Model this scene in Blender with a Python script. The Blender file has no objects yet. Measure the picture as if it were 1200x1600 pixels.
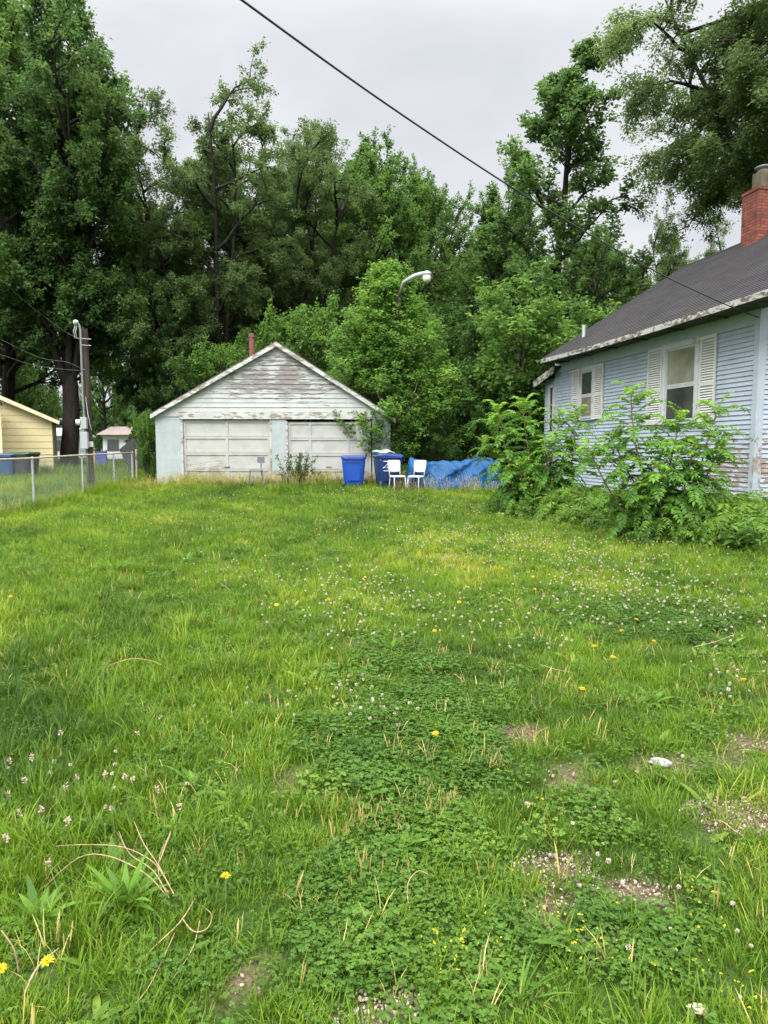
import bpy, math, random
import numpy as np
from mathutils import Vector, Matrix

SC = bpy.context.scene
COL = SC.collection
rnd = random.Random(7)
NR = np.random.default_rng(11)
R = math.radians

# ------------------------------------------------------------------ camera, sky, sun, exposure
F = 1109.0                      # focal length in photo pixels (1200 wide)
PITCH = math.atan(100 / F)      # looking slightly down: horizon at photo row 700
EYE = 1.55
cam = bpy.data.cameras.new("camera")
cam.sensor_fit = 'HORIZONTAL'; cam.sensor_width = 36; cam.lens = F / 1200 * 36
cam.clip_start = 0.05; cam.clip_end = 2000
co = bpy.data.objects.new("camera", cam); COL.objects.link(co)
co.location = (0, 0, EYE); co.rotation_euler = (math.pi / 2 - PITCH, 0, 0)
SC.camera = co

SUN_EL, SUN_AZ = 46, 200
w = bpy.data.worlds.new("World"); SC.world = w; w.use_nodes = True
nt = w.node_tree; nt.nodes.clear()
def N(t, typ, **kw):
    n = t.nodes.new(typ)
    for k, v in kw.items():
        if k in n.inputs: n.inputs[k].default_value = v
        else: setattr(n, k, v)
    return n
def ramp(t, stops, interp='LINEAR'):
    n = t.nodes.new('ShaderNodeValToRGB'); cr = n.color_ramp; cr.interpolation = interp
    while len(cr.elements) < len(stops): cr.elements.new(0.5)
    for e, (p, c) in zip(cr.elements, stops):
        e.position = p; e.color = (*c, 1) if len(c) == 3 else c
    return n
def mixc(t, fac, a, b, blend='MIX'):
    n = t.nodes.new('ShaderNodeMix'); n.data_type = 'RGBA'; n.blend_type = blend
    for s, v in ((0, fac), (6, a), (7, b)):
        if hasattr(v, 'node'): t.links.new(v, n.inputs[s])
        elif isinstance(v, (int, float)): n.inputs[s].default_value = v
        else: n.inputs[s].default_value = (*v, 1)
    return n.outputs[2]
out = N(nt, 'ShaderNodeOutputWorld'); bg = N(nt, 'ShaderNodeBackground')
bg.inputs['Strength'].default_value = 0.1
sky = N(nt, 'ShaderNodeTexSky', sky_type='NISHITA', sun_disc=False)
sky.sun_elevation = R(SUN_EL); sky.sun_rotation = R(SUN_AZ); sky.dust_density = 4
tc = N(nt, 'ShaderNodeTexCoord'); mp = N(nt, 'ShaderNodeMapping')
mp.inputs['Scale'].default_value = (1.0, 1.0, 2.6)
nt.links.new(tc.outputs['Generated'], mp.inputs['Vector'])
cl = N(nt, 'ShaderNodeTexNoise', Scale=2.1, Detail=5.0, Roughness=0.5, Distortion=0.35)
nt.links.new(mp.outputs[0], cl.inputs['Vector'])
cr = ramp(nt, [(0.30, (4.05, 4.22, 4.52)), (0.50, (4.85, 4.98, 5.22)), (0.66, (5.9, 5.98, 6.12))])
nt.links.new(cl.outputs['Fac'], cr.inputs[0])
# overcast sky: brighter towards the zenith
sp = N(nt, 'ShaderNodeSeparateXYZ'); nt.links.new(tc.outputs['Generated'], sp.inputs[0])
gr = ramp(nt, [(0.0, (0.98, 0.98, 0.98)), (0.52, (1.0, 1.0, 1.0)), (0.75, (3.6, 3.52, 3.4)), (1.0, (4.8, 4.7, 4.5))])
nt.links.new(sp.outputs[2], gr.inputs[0])
cc = mixc(nt, 1.0, cr.outputs[0], gr.outputs[0], 'MULTIPLY')
# sky glow added round the sun, unseen behind the camera, to brighten the trees
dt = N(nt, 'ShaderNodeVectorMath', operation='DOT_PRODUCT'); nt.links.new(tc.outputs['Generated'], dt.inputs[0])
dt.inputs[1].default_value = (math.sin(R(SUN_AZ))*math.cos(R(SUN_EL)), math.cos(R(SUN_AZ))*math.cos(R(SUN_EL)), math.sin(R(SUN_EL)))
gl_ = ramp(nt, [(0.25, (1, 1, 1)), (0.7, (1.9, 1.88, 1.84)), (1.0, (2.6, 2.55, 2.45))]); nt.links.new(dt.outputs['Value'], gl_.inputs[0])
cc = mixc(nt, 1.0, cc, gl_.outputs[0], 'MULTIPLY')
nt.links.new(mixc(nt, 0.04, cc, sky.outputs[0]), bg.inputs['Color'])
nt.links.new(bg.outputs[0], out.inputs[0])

sl = bpy.data.lights.new("sun", 'SUN'); sl.energy = 1.5; sl.angle = R(25); sl.color = (1, 0.97, 0.92)
so = bpy.data.objects.new("sun", sl); COL.objects.link(so)
so.rotation_euler = (R(90 - SUN_EL), 0, R(180 - SUN_AZ))
so.location = (0, -20, 40)
SC.view_settings.view_transform = 'Standard'; SC.view_settings.look = 'None'
SC.view_settings.gamma = 1; SC.view_settings.exposure = 0.75
cy = SC.cycles
cy.max_bounces = 6; cy.diffuse_bounces = 4; cy.glossy_bounces = 2; cy.transmission_bounces = 4
cy.transparent_max_bounces = 4; cy.caustics_reflective = False; cy.caustics_refractive = False

# ------------------------------------------------------------------ pixel -> world
def ray(px, py):
    c, s = math.cos(PITCH), math.sin(PITCH)
    x = (px - 600) / F; y = -(py - 800) / F
    return Vector((x, c + y * s, -s + y * c))
def at(px, py, Y):
    d = ray(px, py); k = Y / d.y
    return Vector((d.x * k, Y, EYE + d.z * k))

def ss(a, b, v):
    t = np.clip((v - a) / (b - a), 0, 1); return t * t * (3 - 2 * t)
VNC = {}
def vn(x, y, f, seed):           # cheap smooth noise in -1..1
    if seed not in VNC:
        r = np.random.default_rng(seed)
        VNC[seed] = [(r.uniform(0, 6.283), r.uniform(0.6, 1.5), r.uniform(0, 6.283)) for _ in range(7)]
    o = 0
    for a, k, p in VNC[seed]:
        o = o + np.sin((x * math.cos(a) + y * math.sin(a)) * k * f + p)
    return o / 4.2
def gz(x, y):
    x = np.asarray(x, float); y = np.asarray(y, float)
    b = 0.10 * ss(6, 16, y) + 0.36 * ss(15, 22.5, y)
    r = 0.5 * ss(3.2, 7.2, x) * ss(5, 12.5, y) * (1 - 0.75 * ss(13, 21, y))
    l = -0.26 * ss(-5.5, -8.7, x) * ss(12, 20, y) * (1 - ss(24, 30, y))
    far = 0.12 * ss(24, 40, y)
    n = 0.022 * vn(x, y, 1.3, 3) * ss(60, 30, y) + 0.012 * vn(x, y, 4.0, 4) * ss(40, 10, y)
    return b + r + l + far + n
def gzf(x, y): return float(gz(x, y))
def ground_at(px, py):
    d = ray(px, py); t = 0.5
    while t < 60:
        p = Vector((0, 0, EYE)) + d * t
        if p.z <= gzf(p.x, p.y): break
        t *= 1.05
    lo, hi = t/1.05, t
    for _ in range(9):
        t = (lo+hi)/2; p = Vector((0, 0, EYE)) + d * t
        if p.z <= gzf(p.x, p.y): hi = t
        else: lo = t
    return p
def ground_pt(px, Y):            # on the ground below picture column px at distance Y
    x = (px - 600) / F * Y * 1.0
    return Vector((x, Y, gzf(x, Y)))

# ------------------------------------------------------------------ objects
def tag(o, label=None, cat=None, group=None, kind=None):
    if label: o['label'] = label
    if cat: o['category'] = cat
    if group: o['group'] = group
    if kind: o['kind'] = kind
    return o
def empty(name, loc=(0, 0, 0), rz=0, label=None, cat=None, group=None):
    o = bpy.data.objects.new(name, None); COL.objects.link(o)
    o.location = loc; o.rotation_euler = (0, 0, rz); o.empty_display_size = 0.1
    return tag(o, label, cat, group)
def copy_tree(o, parent=None):
    c = o.copy(); COL.objects.link(c)
    if parent: c.parent = parent
    for ch in list(o.children): copy_tree(ch, c)
    return c

def spline(P, n=6):
    P = [Vector(p) for p in P]; pts = []
    for k in range(len(P)-1):
        p0, p1, p2, p3 = P[max(k-1, 0)], P[k], P[k+1], P[min(k+2, len(P)-1)]
        for q in range(n):
            u = q/n; pts.append(0.5*((2*p1)+(p2-p0)*u+(2*p0-5*p1+4*p2-p3)*u*u+(3*p1-p0-3*p2+p3)*u**3))
    return pts + [P[-1]]
class MB:
    def __init__(s): s.v = []; s.f = []
    def quad(s, a, b, c, d):
        i = len(s.v); s.v += [tuple(a), tuple(b), tuple(c), tuple(d)]; s.f.append((i, i+1, i+2, i+3)); return s
    def poly(s, pts):
        i = len(s.v); s.v += [tuple(p) for p in pts]; s.f.append(tuple(range(i, i+len(pts)))); return s
    def box(s, x0, x1, y0, y1, z0, z1):
        i = len(s.v)
        s.v += [(x, y, z) for z in (z0, z1) for y in (y0, y1) for x in (x0, x1)]
        s.f += [tuple(i+k for k in q) for q in ((0,2,3,1),(4,5,7,6),(0,1,5,4),(2,6,7,3),(0,4,6,2),(1,3,7,5))]
        return s
    def prism(s, pts, off):      # polygon pts extruded by vector off
        n = len(pts); i = len(s.v); off = Vector(off)
        s.v += [tuple(p) for p in pts] + [tuple(Vector(p) + off) for p in pts]
        s.f.append(tuple(range(i, i+n))); s.f.append(tuple(range(i+2*n-1, i+n-1, -1)))
        for k in range(n):
            j = (k+1) % n; s.f.append((i+k, i+n+k, i+n+j, i+j))
        return s
    def tube(s, pts, rad, n=8, cap=True):
        pts = [Vector(p) for p in pts]
        if isinstance(rad, (int, float)): rad = [rad]*len(pts)
        i0 = len(s.v); u = None
        for k, p in enumerate(pts):
            t = (pts[min(k+1, len(pts)-1)] - pts[max(k-1, 0)])
            t = t.normalized() if t.length > 1e-9 else Vector((0,0,1))
            if u is None:
                u = t.orthogonal().normalized()
            u = (u - t*u.dot(t))
            u = u.normalized() if u.length > 1e-6 else t.orthogonal().normalized()
            v = t.cross(u)
            for q in range(n):
                a = 2*math.pi*q/n
                s.v.append(tuple(p + (u*math.cos(a)+v*math.sin(a))*rad[k]))
        for k in range(len(pts)-1):
            for q in range(n):
                r2 = (q+1) % n
                s.f.append((i0+k*n+q, i0+k*n+r2, i0+(k+1)*n+r2, i0+(k+1)*n+q))
        if cap:
            s.f.append(tuple(i0+q for q in reversed(range(n))))
            s.f.append(tuple(i0+(len(pts)-1)*n+q for q in range(n)))
        return s
    def lathe(s, prof, c=(0,0,0), n=20):
        i0 = len(s.v)
        for r_, z in prof:
            for q in range(n):
                a = 2*math.pi*q/n; s.v.append((c[0]+r_*math.cos(a), c[1]+r_*math.sin(a), c[2]+z))
        for k in range(len(prof)-1):
            for q in range(n):
                r2 = (q+1) % n
                s.f.append((i0+k*n+q, i0+k*n+r2, i0+(k+1)*n+r2, i0+(k+1)*n+q))
        s.f.append(tuple(i0+q for q in reversed(range(n)))); s.f.append(tuple(i0+(len(prof)-1)*n+q for q in range(n)))
        return s
    def build(s, name, mat, parent=None, smooth=False, bevel=0, label=None, cat=None, group=None, kind=None, link=True):
        m = bpy.data.meshes.new(name); m.from_pydata(s.v, [], s.f); m.update()
        if smooth: m.polygons.foreach_set('use_smooth', [True]*len(m.polygons))
        m.materials.append(mat)
        o = bpy.data.objects.new(name, m)
        if link: COL.objects.link(o)
        if parent: o.parent = parent
        if bevel:
            b = o.modifiers.new('bevel', 'BEVEL'); b.width = bevel; b.segments = 2; b.limit_method = 'ANGLE'
        return tag(o, label, cat, group, kind)

def np_mesh(name, V, Q, mat, var=None):
    """V (n,3), Q (m,4) quads -> mesh with a per-face 'var' attribute"""
    m = bpy.data.meshes.new(name); n, k = len(V), len(Q)
    m.vertices.add(n); m.vertices.foreach_set('co', np.asarray(V, np.float32).ravel())
    m.loops.add(k*4); m.loops.foreach_set('vertex_index', np.asarray(Q, np.int32).ravel())
    m.polygons.add(k); m.polygons.foreach_set('loop_start', np.arange(0, 4*k, 4, dtype=np.int32))
    if var is not None:
        a = m.attributes.new('var', 'FLOAT', 'FACE'); a.data.foreach_set('value', np.asarray(var, np.float32))
    m.update(calc_edges=True); m.materials.append(mat)
    return m
def mesh_obj(name, m, parent=None, link=True):
    o = bpy.data.objects.new(name, m)
    if link: COL.objects.link(o)
    if parent: o.parent = parent
    return o

# ------------------------------------------------------------------ materials
def newmat(name):
    m = bpy.data.materials.new(name); m.use_nodes = True
    t = m.node_tree; b = t.nodes['Principled BSDF']; return m, t, b
def plain(name, col, rough=0.6, var=0.12, scale=6.0, metal=0, spec=0.4, bump=0.0, bscale=40):
    m, t, b = newmat(name)
    tcx = N(t, 'ShaderNodeTexCoord')
    n = N(t, 'ShaderNodeTexNoise', Scale=scale, Detail=6.0, Roughness=0.6); t.links.new(tcx.outputs['Object'], n.inputs['Vector'])
    rp = ramp(t, [(0.3, tuple(c*(1-var) for c in col)), (0.7, tuple(min(1, c*(1+var)) for c in col))])
    t.links.new(n.outputs['Fac'], rp.inputs[0]); t.links.new(rp.outputs[0], b.inputs['Base Color'])
    b.inputs['Roughness'].default_value = rough; b.inputs['Metallic'].default_value = metal
    b.inputs['Specular IOR Level'].default_value = spec
    if bump:
        n2 = N(t, 'ShaderNodeTexNoise', Scale=bscale, Detail=4.0); t.links.new(tcx.outputs['Object'], n2.inputs['Vector'])
        bp = N(t, 'ShaderNodeBump', Strength=bump, Distance=0.01); t.links.new(n2.outputs['Fac'], bp.inputs['Height'])
        t.links.new(bp.outputs[0], b.inputs['Normal'])
    return m
def leafmat(name, a, bcol, c=None, trans=0.35, source='geom', spec=0.25, rough=0.55):
    """foliage: colour from the per-leaf 'var' attribute, thin translucent blades"""
    m = bpy.data.materials.new(name); m.use_nodes = True; t = m.node_tree; b = t.nodes['Principled BSDF']
    at_ = N(t, 'ShaderNodeAttribute', attribute_name='var')
    fac = at_.outputs['Fac']
    if source == 'inst':
        at_.attribute_type = 'INSTANCER'
        oi = N(t, 'ShaderNodeObjectInfo'); at2 = N(t, 'ShaderNodeAttribute', attribute_name='var')
        ad = N(t, 'ShaderNodeMath', operation='MULTIPLY_ADD'); t.links.new(at2.outputs['Fac'], ad.inputs[0])
        ad.inputs[1].default_value = 0.45; t.links.new(fac, ad.inputs[2])
        ad2 = N(t, 'ShaderNodeMath', operation='MULTIPLY_ADD'); t.links.new(oi.outputs['Random'], ad2.inputs[0])
        ad2.inputs[1].default_value = 0.28; t.links.new(ad.outputs[0], ad2.inputs[2]); fac = ad2.outputs[0]
        ad3 = N(t, 'ShaderNodeMath', operation='SUBTRACT'); t.links.new(fac, ad3.inputs[0]); ad3.inputs[1].default_value = 0.36; fac = ad3.outputs[0]
    rp = ramp(t, [(0.0, a), (0.65, bcol), (1.0, c or bcol)])
    t.links.new(fac, rp.inputs[0]); t.links.new(rp.outputs[0], b.inputs['Base Color'])
    b.inputs['Roughness'].default_value = rough; b.inputs['Specular IOR Level'].default_value = spec
    tr = N(t, 'ShaderNodeBsdfTranslucent'); 
    hs = N(t, 'ShaderNodeHueSaturation'); hs.inputs['Value'].default_value = 1.4; hs.inputs['Hue'].default_value = 0.485
    t.links.new(rp.outputs[0], hs.inputs['Color']); t.links.new(hs.outputs[0], tr.inputs['Color'])
    mx = N(t, 'ShaderNodeMixShader'); mx.inputs[0].default_value = trans
    t.links.new(b.outputs[0], mx.inputs[1]); t.links.new(tr.outputs[0], mx.inputs[2])
    t.links.new(mx.outputs[0], t.nodes['Material Output'].inputs['Surface'])
    return m
def peel(name, paint, wood, amount=0.5, stretch=(2.0, 2.0, 14.0), center=None, radius=(3, 3, 3), rough=0.7, wood2=None, streak=0.0):
    """old paint flaking to bare wood; optional worn region round a centre (object space)"""
    m, t, b = newmat(name); tcx = N(t, 'ShaderNodeTexCoord')
    mp_ = N(t, 'ShaderNodeMapping'); mp_.inputs['Scale'].default_value = stretch; t.links.new(tcx.outputs['Object'], mp_.inputs[0])
    n = N(t, 'ShaderNodeTexNoise', Scale=1.0, Detail=9.0, Roughness=0.68, Distortion=0.2); t.links.new(mp_.outputs[0], n.inputs['Vector'])
    big = N(t, 'ShaderNodeTexNoise', Scale=0.9, Detail=3.0); t.links.new(tcx.outputs['Object'], big.inputs['Vector'])
    h = N(t, 'ShaderNodeMath', operation='MULTIPLY_ADD'); t.links.new(big.outputs['Fac'], h.inputs[0]); h.inputs[1].default_value = 0.5
    t.links.new(n.outputs['Fac'], h.inputs[2]); val = h.outputs[0]
    if center is not None:
        mp2 = N(t, 'ShaderNodeMapping'); mp2.vector_type = 'POINT'
        mp2.inputs['Location'].default_value = tuple(-c/r_ for c, r_ in zip(center, radius)); mp2.inputs['Scale'].default_value = tuple(1/r_ for r_ in radius)
        t.links.new(tcx.outputs['Object'], mp2.inputs[0])
        ln = N(t, 'ShaderNodeVectorMath', operation='LENGTH'); t.links.new(mp2.outputs[0], ln.inputs[0])
        mr = N(t, 'ShaderNodeMapRange'); mr.inputs['From Min'].default_value = 0.2; mr.inputs['From Max'].default_value = 1.2
        mr.inputs['To Min'].default_value = 0.11; mr.inputs['To Max'].default_value = -0.13; t.links.new(ln.outputs['Value'], mr.inputs[0])
        a2 = N(t, 'ShaderNodeMath', operation='ADD'); t.links.new(val, a2.inputs[0]); t.links.new(mr.outputs[0], a2.inputs[1]); val = a2.outputs[0]
    th = 1.02 - 0.5*amount
    mk = ramp(t, [(max(0, th-0.025), (0,0,0)), (min(1, th+0.015), (1,1,1))]); t.links.new(val, mk.inputs[0])
    grain = N(t, 'ShaderNodeTexNoise', Scale=1.0, Detail=5.0); mp3 = N(t, 'ShaderNodeMapping'); mp3.inputs['Scale'].default_value = (6, 6, 90)
    t.links.new(tcx.outputs['Object'], mp3.inputs[0]); t.links.new(mp3.outputs[0], grain.inputs['Vector'])
    wr = ramp(t, [(0.3, tuple(c*0.6 for c in wood)), (0.55, wood), (0.75, wood2 or tuple(c*1.3 for c in wood))]); t.links.new(grain.outputs['Fac'], wr.inputs[0])
    pn = N(t, 'ShaderNodeTexNoise', Scale=2.2, Detail=7.0, Roughness=0.65); t.links.new(tcx.outputs['Object'], pn.inputs['Vector'])
    pr = ramp(t, [(0.28, tuple(c*0.80 for c in paint)), (0.55, paint), (0.8, tuple(min(.9, c*1.06) for c in paint))]); t.links.new(pn.outputs['Fac'], pr.inputs[0])
    t.links.new(mixc(t, mk.outputs[0], pr.outputs[0], wr.outputs[0]), b.inputs['Base Color'])
    b.inputs['Roughness'].default_value = rough; b.inputs['Specular IOR Level'].default_value = 0.3
    bp = N(t, 'ShaderNodeBump', Strength=0.5, Distance=0.004, invert=True); t.links.new(mk.outputs[0], bp.inputs['Height']); t.links.new(bp.outputs[0], b.inputs['Normal'])
    return m
def glassmat(name, tint):
    m, t, b = newmat(name); b.inputs['Base Color'].default_value = (*tint, 1); b.inputs['Roughness'].default_value = 0.06
    b.inputs['Specular IOR Level'].default_value = 0.7
    tcx = N(t, 'ShaderNodeTexCoord'); n = N(t, 'ShaderNodeTexNoise', Scale=1.6, Detail=3.0); t.links.new(tcx.outputs['Object'], n.inputs['Vector'])
    rp = ramp(t, [(0.35, tuple(c*0.7 for c in tint)), (0.65, tuple(c*1.25 for c in tint))]); t.links.new(n.outputs['Fac'], rp.inputs[0]); t.links.new(rp.outputs[0], b.inputs['Base Color'])
    return m

def bark(name, col):
    m, t, b = newmat(name); tcx = N(t, 'ShaderNodeTexCoord'); mp_ = N(t, 'ShaderNodeMapping'); mp_.inputs['Scale'].default_value = (9, 9, 1.6)
    t.links.new(tcx.outputs['Object'], mp_.inputs[0]); n = N(t, 'ShaderNodeTexNoise', Scale=1.0, Detail=6.0, Roughness=0.65); t.links.new(mp_.outputs[0], n.inputs['Vector'])
    rp = ramp(t, [(0.35, tuple(c*0.45 for c in col)), (0.65, col)]); t.links.new(n.outputs['Fac'], rp.inputs[0]); t.links.new(rp.outputs[0], b.inputs['Base Color'])
    b.inputs['Roughness'].default_value = 0.9; b.inputs['Specular IOR Level'].default_value = 0.15
    bp = N(t, 'ShaderNodeBump', Strength=0.8, Distance=0.03); t.links.new(n.outputs['Fac'], bp.inputs['Height']); t.links.new(bp.outputs[0], b.inputs['Normal'])
    return m

M = {}
M['bark'] = bark('bark', (0.036, 0.031, 0.027))
M['bark_light'] = bark('bark_light', (0.10, 0.085, 0.065))
M['maple'] = leafmat('maple_leaf', (0.046, 0.108, 0.024), (0.090, 0.188, 0.038), (0.15, 0.275, 0.055), trans=0.5)
M['elm'] = leafmat('elm_leaf', (0.056, 0.104, 0.032), (0.100, 0.168, 0.050), (0.14, 0.215, 0.068), trans=0.5)
M['ash'] = leafmat('ash_leaf', (0.044, 0.098, 0.028), (0.082, 0.165, 0.042), (0.125, 0.225, 0.058), trans=0.5)
M['bright'] = leafmat('bright_leaf', (0.05, 0.115, 0.022), (0.092, 0.200, 0.034), (0.165, 0.30, 0.045), trans=0.45)
M['young'] = leafmat('young_leaf', (0.065, 0.145, 0.026), (0.115, 0.245, 0.040), (0.19, 0.34, 0.05), trans=0.45)
M['shrub'] = leafmat('shrub_leaf', (0.036, 0.088, 0.020), (0.070, 0.155, 0.034), (0.125, 0.24, 0.045), trans=0.45)
M['heaven'] = leafmat('pinnate_leaf', (0.042, 0.12, 0.018), (0.090, 0.22, 0.022), (0.19, 0.35, 0.03))
M['fern'] = leafmat('fern_leaf', (0.05, 0.115, 0.014), (0.10, 0.20, 0.018), (0.18, 0.30, 0.025))
M['broad'] = leafmat('broad_leaf', (0.05, 0.12, 0.022), (0.085, 0.19, 0.03), (0.13, 0.25, 0.045))
M['grass'] = leafmat('grass_blade', (0.032, 0.080, 0.008), (0.130, 0.236, 0.012), (0.31, 0.345, 0.04), source='inst', trans=0.34)
M['clover'] = leafmat('clover_leaf', (0.032, 0.088, 0.011), (0.082, 0.168, 0.019), (0.19, 0.27, 0.035), source='inst', trans=0.28)
M['weed'] = leafmat('weed_leaf', (0.055, 0.13, 0.018), (0.105, 0.23, 0.025), (0.16, 0.30, 0.035), trans=0.35)
M['straw'] = leafmat('straw', (0.30, 0.26, 0.08), (0.44, 0.36, 0.12), (0.54, 0.46, 0.20), source='inst', trans=0.2)
M['drystem'] = plain('dry_stem', (0.36, 0.25, 0.15), 0.8, 0.3, 20)
M['greenstem'] = plain('green_stem', (0.10, 0.16, 0.04), 0.7, 0.2, 20)
M['redstem'] = plain('reddish_stem', (0.14, 0.10, 0.05), 0.7, 0.2, 20)
M['petal'] = plain('white_petal', (0.72, 0.66, 0.58), 0.8, 0.15, 60)
M['yellow'] = plain('yellow_petal', (0.85, 0.50, 0.01), 0.7, 0.12, 60)

M['yellow_small'] = plain('yellow_clover_petal', (0.62, 0.55, 0.03), 0.7, 0.2, 60)
# ------------------------------------------------------------------ ground sheet
def axis(lo, mid0, mid1, hi, fine, n_out):
    a = np.arange(mid0, mid1 + 1e-6, fine)
    l = mid0 - np.geomspace(fine, mid0 - lo, n_out)[::-1]; h = mid1 + np.geomspace(fine, hi - mid1, n_out)
    return np.concatenate([l, a, h])
gx = axis(-500, -14, 11, 500, 0.14, 26); gy = axis(-60, 0, 26, 700, 0.14, 30)
XX, YY = np.meshgrid(gx, gy); ZZ = gz(XX, YY)
ZZ = ZZ + 0.006*vn(XX, YY, 22, 9)*(YY < 9)
nx, ny = len(gx), len(gy)
idx = np.arange(nx*ny).reshape(ny, nx)
Q = np.stack([idx[:-1, :-1], idx[:-1, 1:], idx[1:, 1:], idx[1:, :-1]], -1).reshape(-1, 4)
mg, t, b = newmat('lawn_soil')
g = N(t, 'ShaderNodeNewGeometry')
n1 = N(t, 'ShaderNodeTexNoise', Scale=1.3, Detail=6.0, Roughness=0.6); t.links.new(g.outputs['Position'], n1.inputs['Vector'])
n2 = N(t, 'ShaderNodeTexNoise', Scale=55.0, Detail=4.0, Roughness=0.7); t.links.new(g.outputs['Position'], n2.inputs['Vector'])
soil = ramp(t, [(0.3, (0.045, 0.033, 0.021)), (0.55, (0.125, 0.090, 0.058)), (0.75, (0.25, 0.195, 0.13))]); t.links.new(n2.outputs['Fac'], soil.inputs[0])
thatch = ramp(t, [(0.3, (0.016, 0.032, 0.008)), (0.6, (0.045, 0.085, 0.014)), (0.8, (0.11, 0.12, 0.035))]); t.links.new(n2.outputs['Fac'], thatch.inputs[0])
# thatch everywhere except the worn spots (per-vertex 'bare' mask, a real material change)
ba = N(t, 'ShaderNodeAttribute', attribute_name='bare')
t.links.new(mixc(t, ba.outputs['Fac'], thatch.outputs[0], soil.outputs[0]), b.inputs['Base Color'])
b.inputs['Roughness'].default_value = 0.95; b.inputs['Specular IOR Level'].default_value = 0.1
bp = N(t, 'ShaderNodeBump', Strength=0.7, Distance=0.015); t.links.new(n2.outputs['Fac'], bp.inputs['Height']); t.links.new(bp.outputs[0], b.inputs['Normal'])
# worn spots in the lawn: (photo px, py, radius along x, radius along y, gravelly?)
BARE = []
for px, py, rx, ry, gv in [(872, 1362, .16, .13, 1), (868, 1420, .10, .08, 1), (1165, 1278, .26, .14, 1), (812, 1150, .14, .12, 0), (884, 1222, .10, .20, 0),
                           (560, 1588, .15, .09, 1), (462, 1222, .09, .09, 0), (385, 1538, .07, .07, 0), (640, 1570, .08, .05, 1), (1010, 1400, .14, .08, 1),
                           (1060, 1195, .20, .14, 0), (1175, 1165, .22, .16, 0), (700, 870, .3, .2, 0), (960, 1470, .12, .05, 0), (560, 1010, .2, .1, 0)]:
    p = ground_at(px, py); BARE.append((p.x, p.y, rx, ry, gv))
def bare(x, y):
    m = np.zeros_like(np.asarray(x, float))
    wob = 0.38*vn(x, y, 13, 21) + 0.34*vn(x, y, 33, 22) + .16*vn(x, y, 80, 23)
    for bx, by, rx, ry, gv in BARE:
        d = np.sqrt(((x-bx)/rx)**2 + ((y-by)/ry)**2) + wob
        m = np.maximum(m, 1 - ss(0.65, 1.25, d))
    return m
m = np_mesh('ground', np.stack([XX, YY, ZZ], -1).reshape(-1, 3), Q, mg)
a = m.attributes.new('bare', 'FLOAT', 'POINT'); a.data.foreach_set('value', bare(XX, YY).ravel().astype(np.float32))
m.polygons.foreach_set('use_smooth', [True]*len(m.polygons))
tag(mesh_obj('ground', m), kind='structure')

# ------------------------------------------------------------------ garage
M['cmu'] = plain('painted_block', (0.315, 0.36, 0.37), 0.8, 0.10, 3.0, bump=0.25, bscale=60)
M['garage_door'] = peel('garage_door_paint', (0.385, 0.39, 0.372), (0.30, 0.27, 0.23), amount=0.30, stretch=(3, 3, 20), center=(1.3, 0, .45), radius=(1.3, 2, .8))
M['gable'] = peel('gable_paint', (0.40, 0.42, 0.405), (0.20, 0.188, 0.178), amount=0.41, stretch=(2.6, 2, 17), center=(3.9, 0, 3.35), radius=(2.6, 2, 1.1), wood2=(0.31, 0.285, 0.265))
M['trim_white'] = peel('old_white_trim', (0.45, 0.46, 0.445), (0.24, 0.21, 0.18), amount=0.46, stretch=(4, 4, 12))
M['shingle_old'] = plain('old_shingle', (0.10, 0.095, 0.09), 0.95, 0.35, 9, bump=0.4)
GB = at(245, 745, 22.0)          # front left foot of the garage
GW = 7.24; GD = 7.0
gz0 = gzf(-3.5, 21.9) - 0.05
garage = empty('garage', (GB.x, 22.0, gz0), R(1.0), 'weathered white two-door garage with peeling gable under the trees', 'garage')
def gl(px, py): p = at(px, py, 22.0); return p.x - GB.x, p.z - gz0
d1a, dtop = gl(285, 656); d1b, _ = gl(421, 656); d2a, _ = gl(449, 659); d2b, _ = gl(577, 659)
ez = gl(300, 651)[1]             # top of masonry / header line
apx, apz = gl(432, 535)
wl = MB()
def cmu_panel(x0, x1, z1):
    nrow = 0; z = 0.0
    while z < z1 - 0.01:         # courses of block, thin raked joints
        zt = min(z + 0.405, z1)
        wl.box(x0, x1, 0.0, 0.18, z, zt - 0.006); wl.box(x0+0.002, x1-0.002, 0.004, 0.18, zt-0.006, zt); z = zt
for x0, x1 in ((0, d1a-0.06), (d1b+0.05, d2a-0.06), (d2b+0.09, GW)): cmu_panel(x0, x1, ez)
wl.box(0, 0.18, 0.181, GD, 0, ez); wl.box(GW-0.18, GW, 0.181, GD, 0, ez); wl.box(0.181, GW-0.181, GD-0.18, GD-0.001, 0, ez)
wl.build('wall', M['cmu'], garage)
# gable boards
gb = MB(); zz = ez + 0.0; slope_l = (apz - ez - 0.1)/apx; sl_r = (apz - ez - 0.1)/(GW - apx)
hb = MB(); hb.box(d1a-0.08, d2b+0.1, -0.035, -0.002, ez - 0.075, ez + 0.14); hb.build('header_board', M['trim_white'], garage)
z = ez + 0.145; ex = 0.142
def half(zq): k = max(0.0, (zq - ez)/(apz - ez)); return k*apx + 0.02, GW - k*(GW-apx) - 0.02
while z < apz - 0.16:
    z1 = min(z + ex, apz - 0.12)
    a0, b0 = half(z); a1, b1 = half(z1)
    jit = rnd.uniform(-0.004, 0.004)
    gb.poly([(a0, -0.022+jit, z), (b0, -0.022+jit, z), (b1, -0.004, z1+0.01), (a1, -0.004, z1+0.01)])
    gb.quad((a0, -0.002, z), (b0, -0.002, z), (b0, -0.022+jit, z), (a0, -0.022+jit, z))
    z = z1
a0, b0 = half(ez+0.14)
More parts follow.
